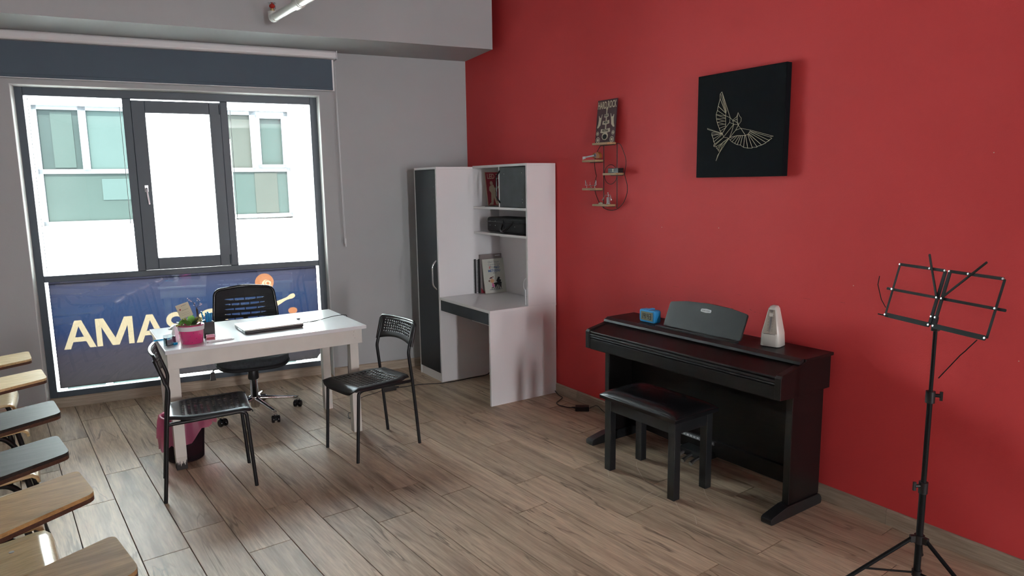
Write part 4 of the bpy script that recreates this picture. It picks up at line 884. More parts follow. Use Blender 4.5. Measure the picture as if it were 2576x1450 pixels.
# ------------------------------------------------------------------ perforated metal-leg chairs
def sheet(name, nx, ny, fmap, holes, hr, m_, parent, thick=.003, hv=8):
    """grid sheet with punched holes; fmap(u,v)->point, u,v in 0..1"""
    mb = MB(); vs = {}; V = []; F = []
    def vert(u, v):
        k = (round(u, 5), round(v, 5))
        if k not in vs: vs[k] = len(V); V.append(fmap(u, v))
        return vs[k]
    for i in range(nx):
        for j in range(ny):
            u0, u1, v0, v1 = i/nx, (i+1)/nx, j/ny, (j+1)/ny
            if (i, j) in holes:
                um, vm = (u0+u1)/2, (v0+v1)/2; du, dv = (u1-u0)/2, (v1-v0)/2
                out = [(u1, v0), (u1, vm), (u1, v1), (um, v1), (u0, v1), (u0, vm), (u0, v0), (um, v0)]
                inr = []
                for k in range(8):
                    a = R(-45+45*k); inr.append((um+du*hr[0]*math.cos(a), vm+dv*hr[1]*math.sin(a)))
                for k in range(8):
                    F.append((vert(*out[k]), vert(*out[(k+1) % 8]), vert(*inr[(k+1) % 8]), vert(*inr[k])))
            else:
                # split edge midpoints where a neighbour is punched
                ring = [(u0, v0)]
                if (i, j-1) in holes: ring.append(((u0+u1)/2, v0))
                ring.append((u1, v0))
                if (i+1, j) in holes: ring.append((u1, (v0+v1)/2))
                ring.append((u1, v1))
                if (i, j+1) in holes: ring.append(((u0+u1)/2, v1))
                ring.append((u0, v1))
                if (i-1, j) in holes: ring.append((u0, (v0+v1)/2))
                F.append(tuple(vert(*q) for q in ring))
    mb.add(V, F, True); o_ = mb.build(name, m_, parent)
    s_ = o_.modifiers.new('s', 'SOLIDIFY'); s_.thickness = thick; s_.offset = 0
    return o_
def sstep(a, b, t): t = max(0, min(1, (t-a)/(b-a))); return t*t*(3-2*t)
def make_chair():
    c = empty('perforated_chair', (0, 0, 0), 0, 'black perforated plastic chair with steel legs at the left end of the table', 'chair', 'black perforated chairs at the white table')
    for s_ in (-1, 1):
        x = s_*.180
        MB().tube(bend([(x, .222, 0), (x, .195, .425), (x, .165, .436), (x, -.185, .422)], .035), .0100, 10).build('leg', M['black_metal'], c)
        MB().tube(bend([(x, -.232, 0), (x, -.193, .42), (x*.985, -.172, .60), (x*.97, -.180, .635), (x*.96, -.225, .77)], .03), .0100, 10).build('leg', M['black_metal'], c)
    MB().tube([(-.178, -.10, .428), (.178, -.10, .428)], .007, 8).build('cross_bar', M['black_metal'], c)
    for x in (-.14, .14):
        for y in (-.12, .14): MB().tube([(x, y, .420), (x, y, .438)], .008, 8).build('seat_clip', M['rubber'], c)
    def seat(u, v):
        X = (u-.5)*2; t = v    # v 0 back, 1 front lip
        if t < .82: y = -.190+.385*(t/.82); z = .452-.012*math.sin(PI*min(1, t/.82))*(1-X*X)
        else:
            q = (t-.82)/.18; y = .195+.038*math.sin(q*PI/2); z = .452-.048*(1-math.cos(q*PI/2))*(1-.45*abs(X)**6)
        w_ = .150+.045*sstep(0, .16, t); w_ = (.150+.046*sstep(.02, .22, t))*(1-.16*max(0, (t-.86)/.14)**2)
        edge = max(0, abs(X)-.90)/.10
        z -= .014*edge*edge if t < .9 else .0
        if t < .02: z += 0
        return (X*w_, y, z)
    hs = {(i, j) for i in range(2, 14) for j in range(2, 12)}
    sheet('seat', 16, 15, seat, hs, (.52, .60), M['black_plastic'], c, .0022)
    def back(u, v):
        X = (u-.5)*2; z0 = .640+.028*(1-X*X)*1.0; z1 = .792
        cr_ = .0; t = v
        zz = z0+(z1-z0)*t
        lim = 1.0
        if zz > .765: q = (zz-.765)/.027; lim = 1-.10*(1-math.sqrt(max(0, 1-q*q)))
        X2 = X*lim
        y = -.182-.040*((zz-.64)/.15)-.020*(1-X*X)
        return (X2*.192, y, zz)
    hb = {(i, j) for i in range(2, 16) for j in range(2, 7)}
    b = sheet('backrest', 18, 8, back, hb, (.55, .52), M['black_plastic'], c, .005)
    mb = MB()
    rim = [back(0, v/8) for v in range(9)]+[back(u/18, 1) for u in range(1, 18)]+[back(1, 1-v/8) for v in range(9)]
    mb.tube([Vector(p)+Vector((0, -.003, 0)) for p in rim], .0085, 8); mb.build('rim', M['black_plastic'], c)
    return c
ch1 = make_chair(); ch1.location = (.604, 4.045, 0); ch1.rotation_euler.z = R(-96.5)
ch2 = copy_tree(ch1); ch2.location = (1.566, 4.028, 0); ch2.rotation_euler.z = R(100.5)
ch2['label'] = 'black perforated plastic chair with steel legs near the study cabinet'

# ------------------------------------------------------------------ office chair
OC = empty('office_chair', (1.105, 5.13, 0), 0, 'black mesh back office chair with chrome star base behind the table', 'chair')
for k, a in enumerate((211, 283, 355, 67, 139)):
    a = R(a); d = Vector((math.cos(a), math.sin(a), 0)); q = Vector((-d.y, d.x, 0))
    mb = MB(); n = 9; prs = []
    for i in range(n):
        t = i/(n-1); prs.append((d*(.025+.275*t)+Vector((0, 0, .118-.040*t)), .020-.009*t, .016-.006*t))
    vs = []
    for p, w_, h in prs:
        for j in range(8): b = 2*PI*j/8; vs.append(p+q*w_*math.cos(b)+Vector((0, 0, h*math.sin(b))))
    fs = [(i*8+j, i*8+(j+1) % 8, (i+1)*8+(j+1) % 8, (i+1)*8+j) for i in range(n-1) for j in range(8)]+[tuple(range((n-1)*8, n*8))]
    mb.add(vs, fs, True); arm_ = mb.build('base_arm', M['chrome'], OC)
    e = d*.300; ca = rnd.uniform(0, 6.28); cx2 = Vector((math.cos(ca), math.sin(ca), 0))
    MB().tube([e+Vector((0, 0, .05)), e+Vector((0, 0, .082))], .009, 10).build('castor_stem', M['chrome'], arm_)
    hub = e+Vector((0, 0, .026)); cs = MB()
    for s_ in (-1, 1):
        a0 = hub+cx2*s_*.008; cs.tube([a0, a0+cx2*s_*.004, a0+cx2*s_*.017, a0+cx2*s_*.021], .026, 16, rs=[.024, .026, .026, .019])
    cs.tube([hub-cx2*.008, hub+cx2*.008], .012, 10); cs.box(-.012, .012, -.018, .018, .034, .056, Matrix.Translation(e) @ Matrix.Rotation(ca, 4, 'Z'))
    cs.build('castor', M['black_gloss'], OC)
MB().lathe([(.026, .050), (.030, .055), (.030, .11), (.040, .118), (.040, .135), (.026, .140), (.026, .30), (.0245, .302)], 20).build('gas_lift', M['chrome'], OC)
MB().lathe([(.034, .262), (.038, .27), (.036, .345), (.030, .36)], 16).build('lift_shroud', M['black_plastic'], OC)
OS = Matrix.Translation((.0, .0, 0)) @ Matrix.Rotation(R(172), 4, 'Z')
def ocp(p): return OS @ Vector(p)
mb = MB(); mb.box(-.075, .075, -.11, .10, .352, .385, OS); mb.build('tilt_plate', M['black_metal'], OC, .004)
# seat pan and cushion (local +y is the sitter's front)
def cushion(z0, zt, wd_, d0, d1, name, m_, dome=.02, drop=.03):
    mb = MB(); nu, nv = 20, 20; vs = []
    def ring(s):  # superellipse
        o_ = []
        for k in range(32):
            a = 2*PI*k/32; ca_, sa = math.cos(a), math.sin(a); ex = .5
            o_.append((math.copysign(abs(ca_)**ex, ca_)*wd_/2*s, (d0+d1)/2+math.copysign(abs(sa)**ex, sa)*(d1-d0)/2*s))
        return o_
    lv = [(0.80, z0), (.96, z0+.006), (1.0, z0+.022), (.985, zt-.012), (.93, zt), (.6, zt+dome*.6), (.25, zt+dome), (.01, zt+dome)]
    for s_, z in lv:
        for x, y in ring(s_):
            f = max(0, (y-(d1-.12))/.12); vs.append(ocp((x, y, z-drop*f*f)))
    fs = [(i*32+j, i*32+(j+1) % 32, (i+1)*32+(j+1) % 32, (i+1)*32+j) for i in range(len(lv)-1) for j in range(32)]+[tuple(range(31, -1, -1)), tuple((len(lv)-1)*32+j for j in range(32))]
    mb.add(vs, fs, True); return mb.build(name, m_, OC)
cushion(.388, .425, .50, -.22, .25, 'seat_pan', M['black_mesh'], .0, .02); cushion(.418, .470, .49, -.21, .245, 'seat_cushion', M['grey_fabric'], .006, .03)
mb = MB(); mb.tube(bend([ocp((.05, .02, .365)), ocp((.16, .02, .368)), ocp((.262, .0, .362)), ocp((.268, .0, .335))], .02), .005, 8); mb.build('lever', M['black_metal'], OC)
mb = MB(); mb.prism([(-.012, .345), (.012, .345), (.020, .285), (-.020, .285)], -.008, .008, 'y', Matrix.Translation(ocp((.268, 0, 0)).to_3d()*1) @ Matrix.Identity(4)); mb.build('lever_grip', M['black_plastic'], OC, .003)
mb = MB(); mb.tube(bend([ocp((0, -.05, .37)), ocp((0, -.31, .37)), ocp((0, -.345, .46)), ocp((0, -.338, .68))], .05), .018, 10); mb.build('back_support', M['black_metal'], OC)
# backrest: outer frame and slotted mesh
bw, bh = .445, .47
def bpt(x, z):   # x across, z up from the back's lower edge, gently dished
    return ocp((x, -.235-.030*(1-(x/.222)**2)*1.0-.05*(z/bh), .425+z))
outline = rpoly([(-.205, 0), (.205, 0), (.225, .25), (.205, bh-.008), (0, bh+.012), (-.205, bh-.008), (-.225, .25)], .045, 5)
slots = []
for r_ in range(9):
    zc = bh-.080-.037*r_; wd_ = .285+.004*r_
    ns = 4; e0 = -wd_/2+(.012 if r_ % 2 else 0)
    cuts = [0, .21, .50, .76, 1.0] if r_ % 2 == 0 else [0, .14, .38, .62, .84, 1.0]
    cuts = [min(1, max(0, q)) for q in cuts]
    for i in range(len(cuts)-1):
        a = cuts[i]+.012; b = cuts[i+1]-.012
        def hh(t): return max(.0006, .0088*math.sin(PI*t)**.55)
        def sag(t): return -.006*math.sin(PI*t)
        pa = [(-wd_/2+wd_*(a+(b-a)*k/5), zc+sag(a+(b-a)*k/5)+hh(a+(b-a)*k/5)) for k in range(6)]
        pb_ = [(-wd_/2+wd_*(a+(b-a)*k/5), zc+sag(a+(b-a)*k/5)-hh(a+(b-a)*k/5)) for k in range(5, -1, -1)]
        slots.append(pa+pb_)
me = curve_mesh([outline]+slots, .004)
bmm = bmesh.new(); bmm.from_mesh(me)
for _ in range(2):
    bmesh.ops.subdivide_edges(bmm, edges=[e_ for e_ in bmm.edges if e_.calc_length() > .06], cuts=1)
bmesh.ops.triangulate(bmm, faces=bmm.faces); 
for v in bmm.verts: p = bpt(v.co.x, v.co.y); off_ = v.co.z; v.co = p+(OS.to_3x3() @ Vector((0, off_, 0)))
bmm.to_mesh(me); bmm.free(); mobj('backrest', me, M['black_mesh'], OC, Matrix())
mb = MB(); mb.tube([bpt(x, z) for x, z in outline+outline[:2]], .011, 10); mb.build('back_frame', M['black_gloss'], OC)

# ------------------------------------------------------------------ waste bin
WB = empty('waste_bin', (.545, 4.515, 0), 0, 'dark see-through waste bin with pink liner under the table', 'waste bin')
MB().lathe([(.098, .0), (.102, .004), (.122, .275), (.120, .275), (.100, .008), (0, .006)], 36).build('bin', M['smoke'], WB)
rb_ = random.Random(11)
mb = MB(); n = 48; prof = []
lv = [(.094, .03), (.103, .12), (.112, .22), (.116, .283), (.127, .289), (.133, .280), (.142, .235), (.147, .17), (.150, .12)]
ph1, ph2 = 1.3, 4.0; vs = []
for i, (r_, z) in enumerate(lv):
    for j in range(n):
        a = 2*PI*j/n; fl = max(0, (i-4)/4)
        w_ = .006*fl*math.sin(7*a+ph1)+.004*fl*math.sin(13*a+ph2)+.002*math.sin(21*a+i)
        droop = (.035+.055*math.cos(a))*fl+.02*fl*math.sin(2*a+2.4)+.015*fl*math.sin(5*a)+.012*fl*math.sin(11*a+1)
        rr = r_+w_+.035*fl*max(0, math.cos(a+.2))**3; rr = min(rr, .1+9) if i > 4 else r_-.004
        vs.append((rr*math.cos(a), rr*math.sin(a), z+(droop if fl else 0)))
fs = [(i*n+j, i*n+(j+1) % n, (i+1)*n+(j+1) % n, (i+1)*n+j) for i in range(len(lv)-1) for j in range(n)]
mb.add(vs, fs, True); mb.build('liner', M['bag'], WB)
mb = MB()
for k in range(10):
    a = rb_.uniform(0, 6.28); r_ = rb_.uniform(0, .065); mb.ball((r_*math.cos(a), r_*math.sin(a), rb_.uniform(.03, .09)), rb_.uniform(.018, .028), 7, sc=(1, 1.2, .8))
tag(mb.build('crumpled_waste', M['pink_pl'], WB), kind='stuff')

# ------------------------------------------------------------------ digital piano
PO = Vector((2.7218, 1.9113, 0)); PA = R(1.51)
# local frame: x towards the wall (depth), y along the keyboard away from the camera
PN = empty('digital_piano', PO, PA, 'dark brown digital piano with closed lid and music rest against the red wall', 'piano')
def pb(name, x0, x1, y0, y1, z0, z1, m_='piano', bev=.002, par=PN): return MB().box(x0, x1, y0, y1, z0, z1).build(name, M[m_], par, bev)
PLN = 1.368
endp = [(.004, .622), (.004, .726), (.014, .738), (.030, .742), (.150, .766), (.188, .782), (.412, .782), (.412, .615), (.120, .615)]
for y in (0, PLN-.034): MB().prism(endp, y, y+.034, 'y').build('cheek', M['piano'], PN, .003)
pb('key_bed', .012, .40, .034, PLN-.034, .618, .680)
pb('front_rail', .008, .03, .034, PLN-.034, .622, .686, 'piano')
for z0, z1, x0 in ((.690, .699, .010), (.703, .716, .006), (.720, .730, .012)): pb('lid_rail', x0, .05, .034, PLN-.034, z0, z1, 'piano_blk', .003)
MB().prism([(.014, .728), (.16, .764), (.185, .772), (.185, .760), (.03, .722)], .034, PLN-.034, 'y').build('key_lid', M['piano'], PN, .002)
MB().prism([(.150, .770), (.155, .784), (.182, .796), (.192, .796), (.192, .772)], .004, PLN-.004, 'y').build('top_rail', M['piano_blk'], PN, .002)
pb('top_board', .186, .425, -.006, PLN+.006, .778, .794, 'piano', .003)
for y in (.026, PLN-.060):
    pb('leg_panel', .150, .405, y, y+.034, .055, .618, 'piano'); pb('leg_edge', .146, .151, y, y+.034, .055, .618, 'piano_blk', .001)
    MB().prism(rpoly([(-.002, .0), (.420, .0), (.420, .030), (.400, .056), (.13, .062), (.010, .038), (-.004, .030)], .012), y-.012, y+.046, 'y').build('foot', M['piano_blk'], PN, .003)
pb('back_panel', .345, .360, .06, PLN-.06, .150, .520, 'piano', .001); pb('bottom_rail', .325, .365, .06, PLN-.06, .075, .165, 'piano', .002)
pb('back_stile', .365, .375, .86, .89, .15, .62, 'piano', .001)
MB().box(.24, .35, .615, .81, .062, .10).build('pedal_box', M['piano_blk'], PN, .004)
for y in (.655, .712, .770):
    mb = MB(); mb.tube([(.25, y, .075), (.20, y, .071), (.165, y, .058)], .010, 8, rs=[.008, .010, .013]); mb.build('pedal', M['steel'], PN)
MB().prism(rrect(.316, .318, .60, .90, .0005), .166, .1665).build('label_strip', M['grey_ink'], PN)
mb = MB(); mb.prism([(.2, .60), (.24, .60), (.24, .86), (.2, .86)], .101, .102)
mb = MB(); mb.box(.322, .3245, .62, .86, .138, .158); lab = mb.build('notice_label', M['grey_ink'], PN)
for k in range(9): MB().box(.3212, .3219, .63+.025*k, .645+.025*k, .143, .153).build('notice_print', M['label'], lab)
pb('rest_ledge', .192, .222, .40, .965, .794, .806, 'piano_blk', .002)
# music rest
RM = frame_m(Vector((.225, .665, .804)), (0, -1, 0), (math.sin(R(24)), 0, math.cos(R(24))))
rest = [(-.268, 0), (.268, 0), (.268, .148), (.15, .166), (0, .172), (-.15, .166), (-.268, .148)]
mb = MB(); mb.prism(rpoly(rest, .012, 4), -.012, 0, 'z', RM); mr_ = mb.build('music_rest', M['piano_blk'], PN, .002)
mb = MB(); mb.prism(rpoly([(-.034, -.008), (0, -.011), (.034, -.008), (.037, 0), (.034, .009), (0, .012), (-.034, .009), (-.037, 0)], .004), 0, .0012, 'z', RM @ Matrix.Translation((.0, .128, 0))); mb.build('badge', M['label'], mr_)
me = text_mesh('PEARL RIVER', .0095, align='CENTER'); o_ = mobj('badge_lettering', me, M['grey_ink'], mr_, RM @ Matrix.Translation((0, .128, .0016)))
mb = MB(); mb.tube([(.235, .64, .80), (.300, .64, .875)], .004, 6); mb.build('rest_stay', M['steel'], PN)
def pp(l, d, z): return PO+Vector((math.cos(PA)*d-math.sin(PA)*l, math.sin(PA)*d+math.cos(PA)*l, z))

# alarm clock
CK = empty('alarm_clock', pp(1.073, .262, .794), PA+R(-2), 'light blue digital alarm clock standing on the piano', 'clock')
mb = MB(); mb.prism([(y, z) for y, z in rrect(-.066, .066, .002, .080, .014)], -.026, .026, 'x'); mb.build('body', M['blue_clock'], CK, .006, 3)
mb = MB(); mb.prism(rrect(-.030, .030, -.014, .014, .006), .079, .085); mb.build('snooze_button', M['blue_clock'], CK, .002)
CM = frame_m(Vector((-.0262, 0, .041)), (0, -1, 0), (0, 0, 1))
mb = MB(); mb.prism(rrect(-.050, .050, -.026, .026, .004), -.003, .0015, 'z', CM); lc = mb.build('screen', M['lcd'], CK)
SEG = {'1': 'bc', '4': 'fgbc', '3': 'abgcd'}
def digit(ch, x0, y0, w_, h, mb):
    t = .0042
    R_ = {'a': (0, w_, h-t, h), 'g': (0, w_, h/2-t/2, h/2+t/2), 'd': (0, w_, 0, t), 'b': (w_-t, w_, h/2, h), 'c': (w_-t, w_, 0, h/2), 'f': (0, t, h/2, h), 'e': (0, t, 0, h/2)}
    for s_ in SEG[ch]: a, b, c, d_ = R_[s_]; mb.box(x0+a, x0+b, y0+c, y0+d_, .0015, .002, CM)
for x, ch in zip((-.048, -.028, .0, .020), '1443'):
    mb = MB(); digit(ch, x+.002, -.017, .0145, .034, mb); mb.build('digit', M['ink'], lc)
mb = MB(); mb.box(-.0085, -.0055, -.009, -.005, .0015, .002, CM); mb.box(-.0085, -.0055, .005, .009, .0015, .002, CM); mb.build('colon', M['ink'], lc)
mb = MB()
for k in range(4): mb.box(.041, .047, -.018+.009*k, -.014+.009*k, .0015, .002, CM)
mb.build('date_print', M['grey_ink'], lc)
for x in (-.02, .02): MB().box(-.02, .02, x*2.2-.008, x*2.2+.008, 0, .003).build('foot', M['rubber'], CK)

# metronome
MT = empty('metronome', pp(.262, .312, .794), PA+R(12), 'ivory pyramid metronome standing on the right part of the piano', 'metronome')
def pyr(mb, lv, m_=None):
    vs = []; k = 0
    for x0, x1, yw, z in lv:
        p = rrect(x0, x1, -yw, yw, min((x1-x0), 2*yw)*.22, 3); k = len(p); vs += [(a, b, z) for a, b in p]
    fs = [(i*k+j, i*k+(j+1) % k, (i+1)*k+(j+1) % k, (i+1)*k+j) for i in range(len(lv)-1) for j in range(k)]+[tuple(range(k-1, -1, -1)), tuple(range((len(lv)-1)*k, len(lv)*k))]
    return mb.add(vs, fs, True)
mb = MB(); pyr(mb, [(-.048, .048, .052, .004), (-.044, .046, .048, .070), (-.022, .030, .0225, .195), (-.014, .024, .016, .206), (-.006, .012, .008, .210)]); mb.build('body', M['ivory'], MT)
for x in (-.035, .035):
    for y in (-.035, .035): MB().tube([(x, y, 0), (x, y, .006)], .006, 8).build('foot', M['rubber'], MT)
ta = math.atan2(.022, .125)
MM = frame_m(Vector((-.0446, 0, .070)), (0, -1, 0), (math.sin(ta), 0, math.cos(ta)))
mb = MB(); mb.prism([(-.038, .0), (.038, .0), (.016, .122), (-.016, .122)], .0, .0012, 'z', MM); fp_ = mb.build('scale_cover', mat('smoky_metronome_cover', (.42, .38, .33), .2), MT)
mb = MB(); mb.box(-.0055, .0055, .014, .100, .0012, .0016, MM); mb.build('scale_plate', M['steel'], fp_)
for k in range(11):
    for s_ in (-1, 1):
        mb = MB(); y = .014+.0078*k; mb.box(min(s_*.006, s_*.0150), max(s_*.006, s_*.0150), y, y+.0013, .0012, .0018, MM)
        if s_ == 1: mb.box(-.0015, .0015, y+.003, y+.005, .0017, .0020, MM)
        mb.build('scale_mark', M['ink'], fp_)
mb = MB(); mb.prism(rrect(-.009, .009, .086, .104, .003), .002, .006, 'z', MM); mb.build('pendulum_weight', M['ivory'], MT)
mb = MB(); mb.box(-.0012, .0012, .004, .112, .0018, .0026, MM); mb.build('pendulum', M['steel'], MT)
mb = MB(); mb.prism(arc(0, .114, .009, 0, 350, 16, .005), .0012, .002, 'z', MM); mb.build('badge', M['steel'], MT)
MB().box(-.0462, -.0452, -.03, .03, .0665, .0680).build('lower_line', M['ink'], MT)

# piano power supply on the floor
AD = empty('piano_adapter', (3.075, 3.785, 0), R(-40), 'black power adapter and lead on the floor left of the piano', 'adapter')
MB().box(-.050, .050, -.026, .026, 0, .034).build('brick', M['black_plastic'], AD, .004, 3)
ai = (Matrix.Translation((3.075, 3.785, 0)) @ Matrix.Rotation(R(-40), 4, 'Z')).inverted()
mb = MB(); mb.tube([ai @ q for q in spl([(3.165, 4.232, .02), (3.150, 4.17, .006), (3.135, 4.10, .006), (3.085, 4.06, .006), (3.02, 4.02, .006), (3.0, 3.96, .006), (3.015, 3.89, .008), (3.03, 3.845, .014)])], .0035, 6); mb.tube([ai @ Vector((3.03, 3.85, .015)), ai @ Vector((3.045, 3.82, .016))], .009, 8, rs=[.004, .009]); mb.build('mains_lead', M['black_plastic'], AD)
mb = MB(); mb.tube([ai @ q for q in spl([(3.115, 3.752, .016), (3.135, 3.735, .030), (3.150, 3.70, .040), (3.155, 3.60, .006), (3.157, 3.35, .006), (3.155, 3.15, .006), (3.155, 2.90, .006), (3.15, 2.6, .05)])], .0025, 6); mb.build('low_voltage_lead', M['black_plastic'], AD)

# ------------------------------------------------------------------ piano bench
BN = empty('piano_bench', pp(.732, -.028, 0), PA, 'black wooden piano bench with padded leatherette seat', 'bench')
bx, by = .146, .262
for sx_ in (-1, 1):
    for sy in (-1, 1):
        x = sx_*(bx-.0225); y = sy*(by-.0225); MB().box(x-.0225, x+.0225, y-.0225, y+.0225, 0, .425).build('leg', M['piano_blk'], BN, .002)
for q in ((-bx+.006, -bx+.026, -by+.045, by-.045), (bx-.026, bx-.006, -by+.045, by-.045), (-bx+.045, bx-.045, -by+.006, -by+.026), (-bx+.045, bx-.045, by-.026, by-.006)): MB().box(*q, .355, .425).build('apron', M['piano_blk'], BN, .001)
mb = MB(); vs = []; n = 14; NX, NY = 14, 20; X1, Y1 = bx+.022, by+.020
def pad(u, v):
    x = (u*2-1); y = (v*2-1); e = (1-abs(x)**4)*(1-abs(y)**5)
    return (x*X1, y*Y1, .446+.040*max(0, e)**.5)
V = []; F = []
for i in range(NX+1):
    for j in range(NY+1):
        u = .5-.5*math.cos(PI*i/NX); v = .5-.5*math.cos(PI*j/NY); V.append(pad(u, v))
for i in range(NX):
    for j in range(NY): F.append((i*(NY+1)+j, (i+1)*(NY+1)+j, (i+1)*(NY+1)+j+1, i*(NY+1)+j+1))
mb.add(V, F, True); 
rim = [(-X1, -Y1), (X1, -Y1), (X1, Y1), (-X1, Y1)]
mb.add([(x, y, z) for z in (.426, .446) for x, y in rim], [(0, 1, 5, 4), (1, 2, 6, 5), (2, 3, 7, 6), (3, 0, 4, 7), (3, 2, 1, 0)])
mb.build('seat_pad', M['leather'], BN)
mb = MB(); mb.tube([Vector((x, y, .445)) for x, y in rrect(-X1, X1, -Y1, Y1, .006, 2)]+[Vector((X1, Y1-.006, .445))], .0035, 6); mb.build('piping', M['leather'], BN)

# ------------------------------------------------------------------ music stand
STP = Vector((2.686, 1.244, 0)); ST = empty('music_stand', STP, 0, 'black folding music stand on a tripod in front of the red wall', 'music stand')
MB().tube([(0, 0, .10), (0, 0, .48)], .0125, 12).build('pole', M['matte_black'], ST); MB().tube([(0, 0, .46), (0, 0, .83)], .0095, 12).build('pole', M['matte_black'], ST); MB().tube([(0, 0, .80), (0, 0, 1.09)], .0070, 12).build('pole', M['matte_black'], ST)
fc = Vector((-.93, -.36, 0)).normalized(); sd_ = Vector((fc.y, -fc.x, 0))
for z, s_, ang in ((.475, .030, 150), (.835, .028, -60)):
    mb = MB(); mb.tube([(0, 0, z-.035), (0, 0, z+.010)], .0165, 12); col_ = mb.build('collar', M['black_plastic'], ST)
    d = Vector((math.cos(R(ang)), math.sin(R(ang)), 0)); mb = MB(); mb.tube([d*.012+Vector((0, 0, z-.005)), d*.034+Vector((0, 0, z-.005))], .007, 8); mb.box(.030, .040, -.004, .004, -.018, .016, Matrix.Translation((0, 0, z-.005)) @ Matrix.Rotation(R(ang), 4, 'Z')); mb.build('clamp_knob', M['black_plastic'], col_)
mb = MB(); mb.tube([(0, 0, .235), (0, 0, .268)], .019, 12)
for a in (143, 263, 23): mb.box(.012, .034, -.008, .008, .240, .266, Matrix.Rotation(R(a), 4, 'Z'))
mb.build('hub', M['black_plastic'], ST)
for a in (143, 263, 23):
    d = Vector((math.cos(R(a)), math.sin(R(a)), 0))
    l = MB().tube([d*.028+Vector((0, 0, .254)), d*.36+Vector((0, 0, .012))], .0078, 10).build('leg', M['matte_black'], ST)
    MB().tube([d*.352+Vector((0, 0, .018)), d*.372+Vector((0, 0, .006))], .011, 8, rs=[.010, .008]).build('rubber_foot', M['rubber'], l)
    MB().tube([d*.014+Vector((0, 0, .112)), d*.205+Vector((0, 0, .126))], .0045, 6).build('brace', M['matte_black'], ST)
MB().tube([(0, 0, .098), (0, 0, .122)], .018, 12).build('lower_hub', M['black_plastic'], ST)
# folding desk
tilt = R(15.2); yw = R(109.74); nn = Vector((math.sin(yw), math.cos(yw), 0)); rr_ = Vector((nn.y, -nn.x, 0)); uu = Vector((0, 0, 1))*math.cos(tilt)+nn*math.sin(tilt)
SM = Matrix((rr_, uu, rr_.cross(uu))).transposed().to_4x4(); SM.translation = Vector((2.683, 1.256, 1.094))-STP
def bar(name, a, b, w_, t=.0022, z=0, par=ST, round_=True):
    a = Vector(a); b = Vector(b); d = (b-a).normalized(); q = Vector((-d.y, d.x)); mb = MB()
    poly = [(p.x, p.y) for p in (a+q*w_/2, a-q*w_/2, b-q*w_/2, b+q*w_/2)]
    mb.prism(rpoly(poly, w_*.35), z, z+t, 'z', SM); return mb.build(name, M['matte_black'], par, 0)
W2, HH = .228, .208
bar('top_bar', (-W2, HH), (-.008, HH), .011, z=.003); bar('top_bar', (.008, HH), (W2, HH), .011, z=.003)
bar('middle_bar', (-.262, .105), (.0, .105), .0105, z=-.002); bar('middle_bar', (0, .105), (.262, .105), .0105, z=-.005)
bar('bottom_bar', (-W2, 0), (-.006, 0), .018, z=.003); bar('bottom_bar', (.006, 0), (W2, 0), .018, z=.003)
bar('side_bar', (-W2, 0), (-W2, HH), .009, z=0); bar('side_bar', (W2, 0), (W2, HH), .009, z=0)
bar('centre_post', (-.010, .005), (-.010, HH), .013, .004, 0); bar('centre_post', (.010, .005), (.010, HH), .013, .004, 0); bar('centre_plate', (0, .0), (0, .04), .034, .005, -.004)
bar('page_arm', (-.010, .105), (-.098, .262), .0085, z=.006); bar('page_arm', (.010, .105), (.150, .258), .0085, z=.006)
for x, y in ((-W2+.003, HH), (W2-.003, HH), (-.010, HH), (.010, HH), (-.079, HH), (.090, HH), (-W2, .105), (W2, .105), (-.011, .105), (.011, .105), (-W2+.003, 0), (W2-.004, 0), (-.011, 0), (.011, 0), (-.009, .032), (.009, .032)):
    mb = MB(); mb.tube([SM @ Vector((x, y, .004)), SM @ Vector((x, y, .0085))], .0036, 8); mb.build('rivet', M['steel'], ST)
mb = MB(); mb.tube([SM @ Vector(p) for p in ((-W2-.006, .028, .004), (-W2-.012, .055, .03), (-W2-.03, .11, .05), (-W2-.032, .145, .052))], .0018, 6); mb.build('page_clip', M['matte_black'], ST)
mb = MB(); mb.tube([SM @ Vector(p) for p in ((W2-.03, -.012, .004), (W2-.038, -.045, .02), (W2-.042, -.06, .026), (W2-.052, -.078, .03), (W2-.09, -.175, .05))], .0018, 6); mb.build('page_clip', M['matte_black'], ST)
mb = MB(); mb.tube([SM @ Vector((-W2-.028, -.004, .01)), SM @ Vector((-W2+.02, -.004, .004))], .003, 6); mb.build('page_ledge', M['matte_black'], ST)
mb = MB(); mb.box(-.012, .012, -.012, .012, 1.075, 1.10); mb.build('tilt_joint', M['black_plastic'], ST, .003)

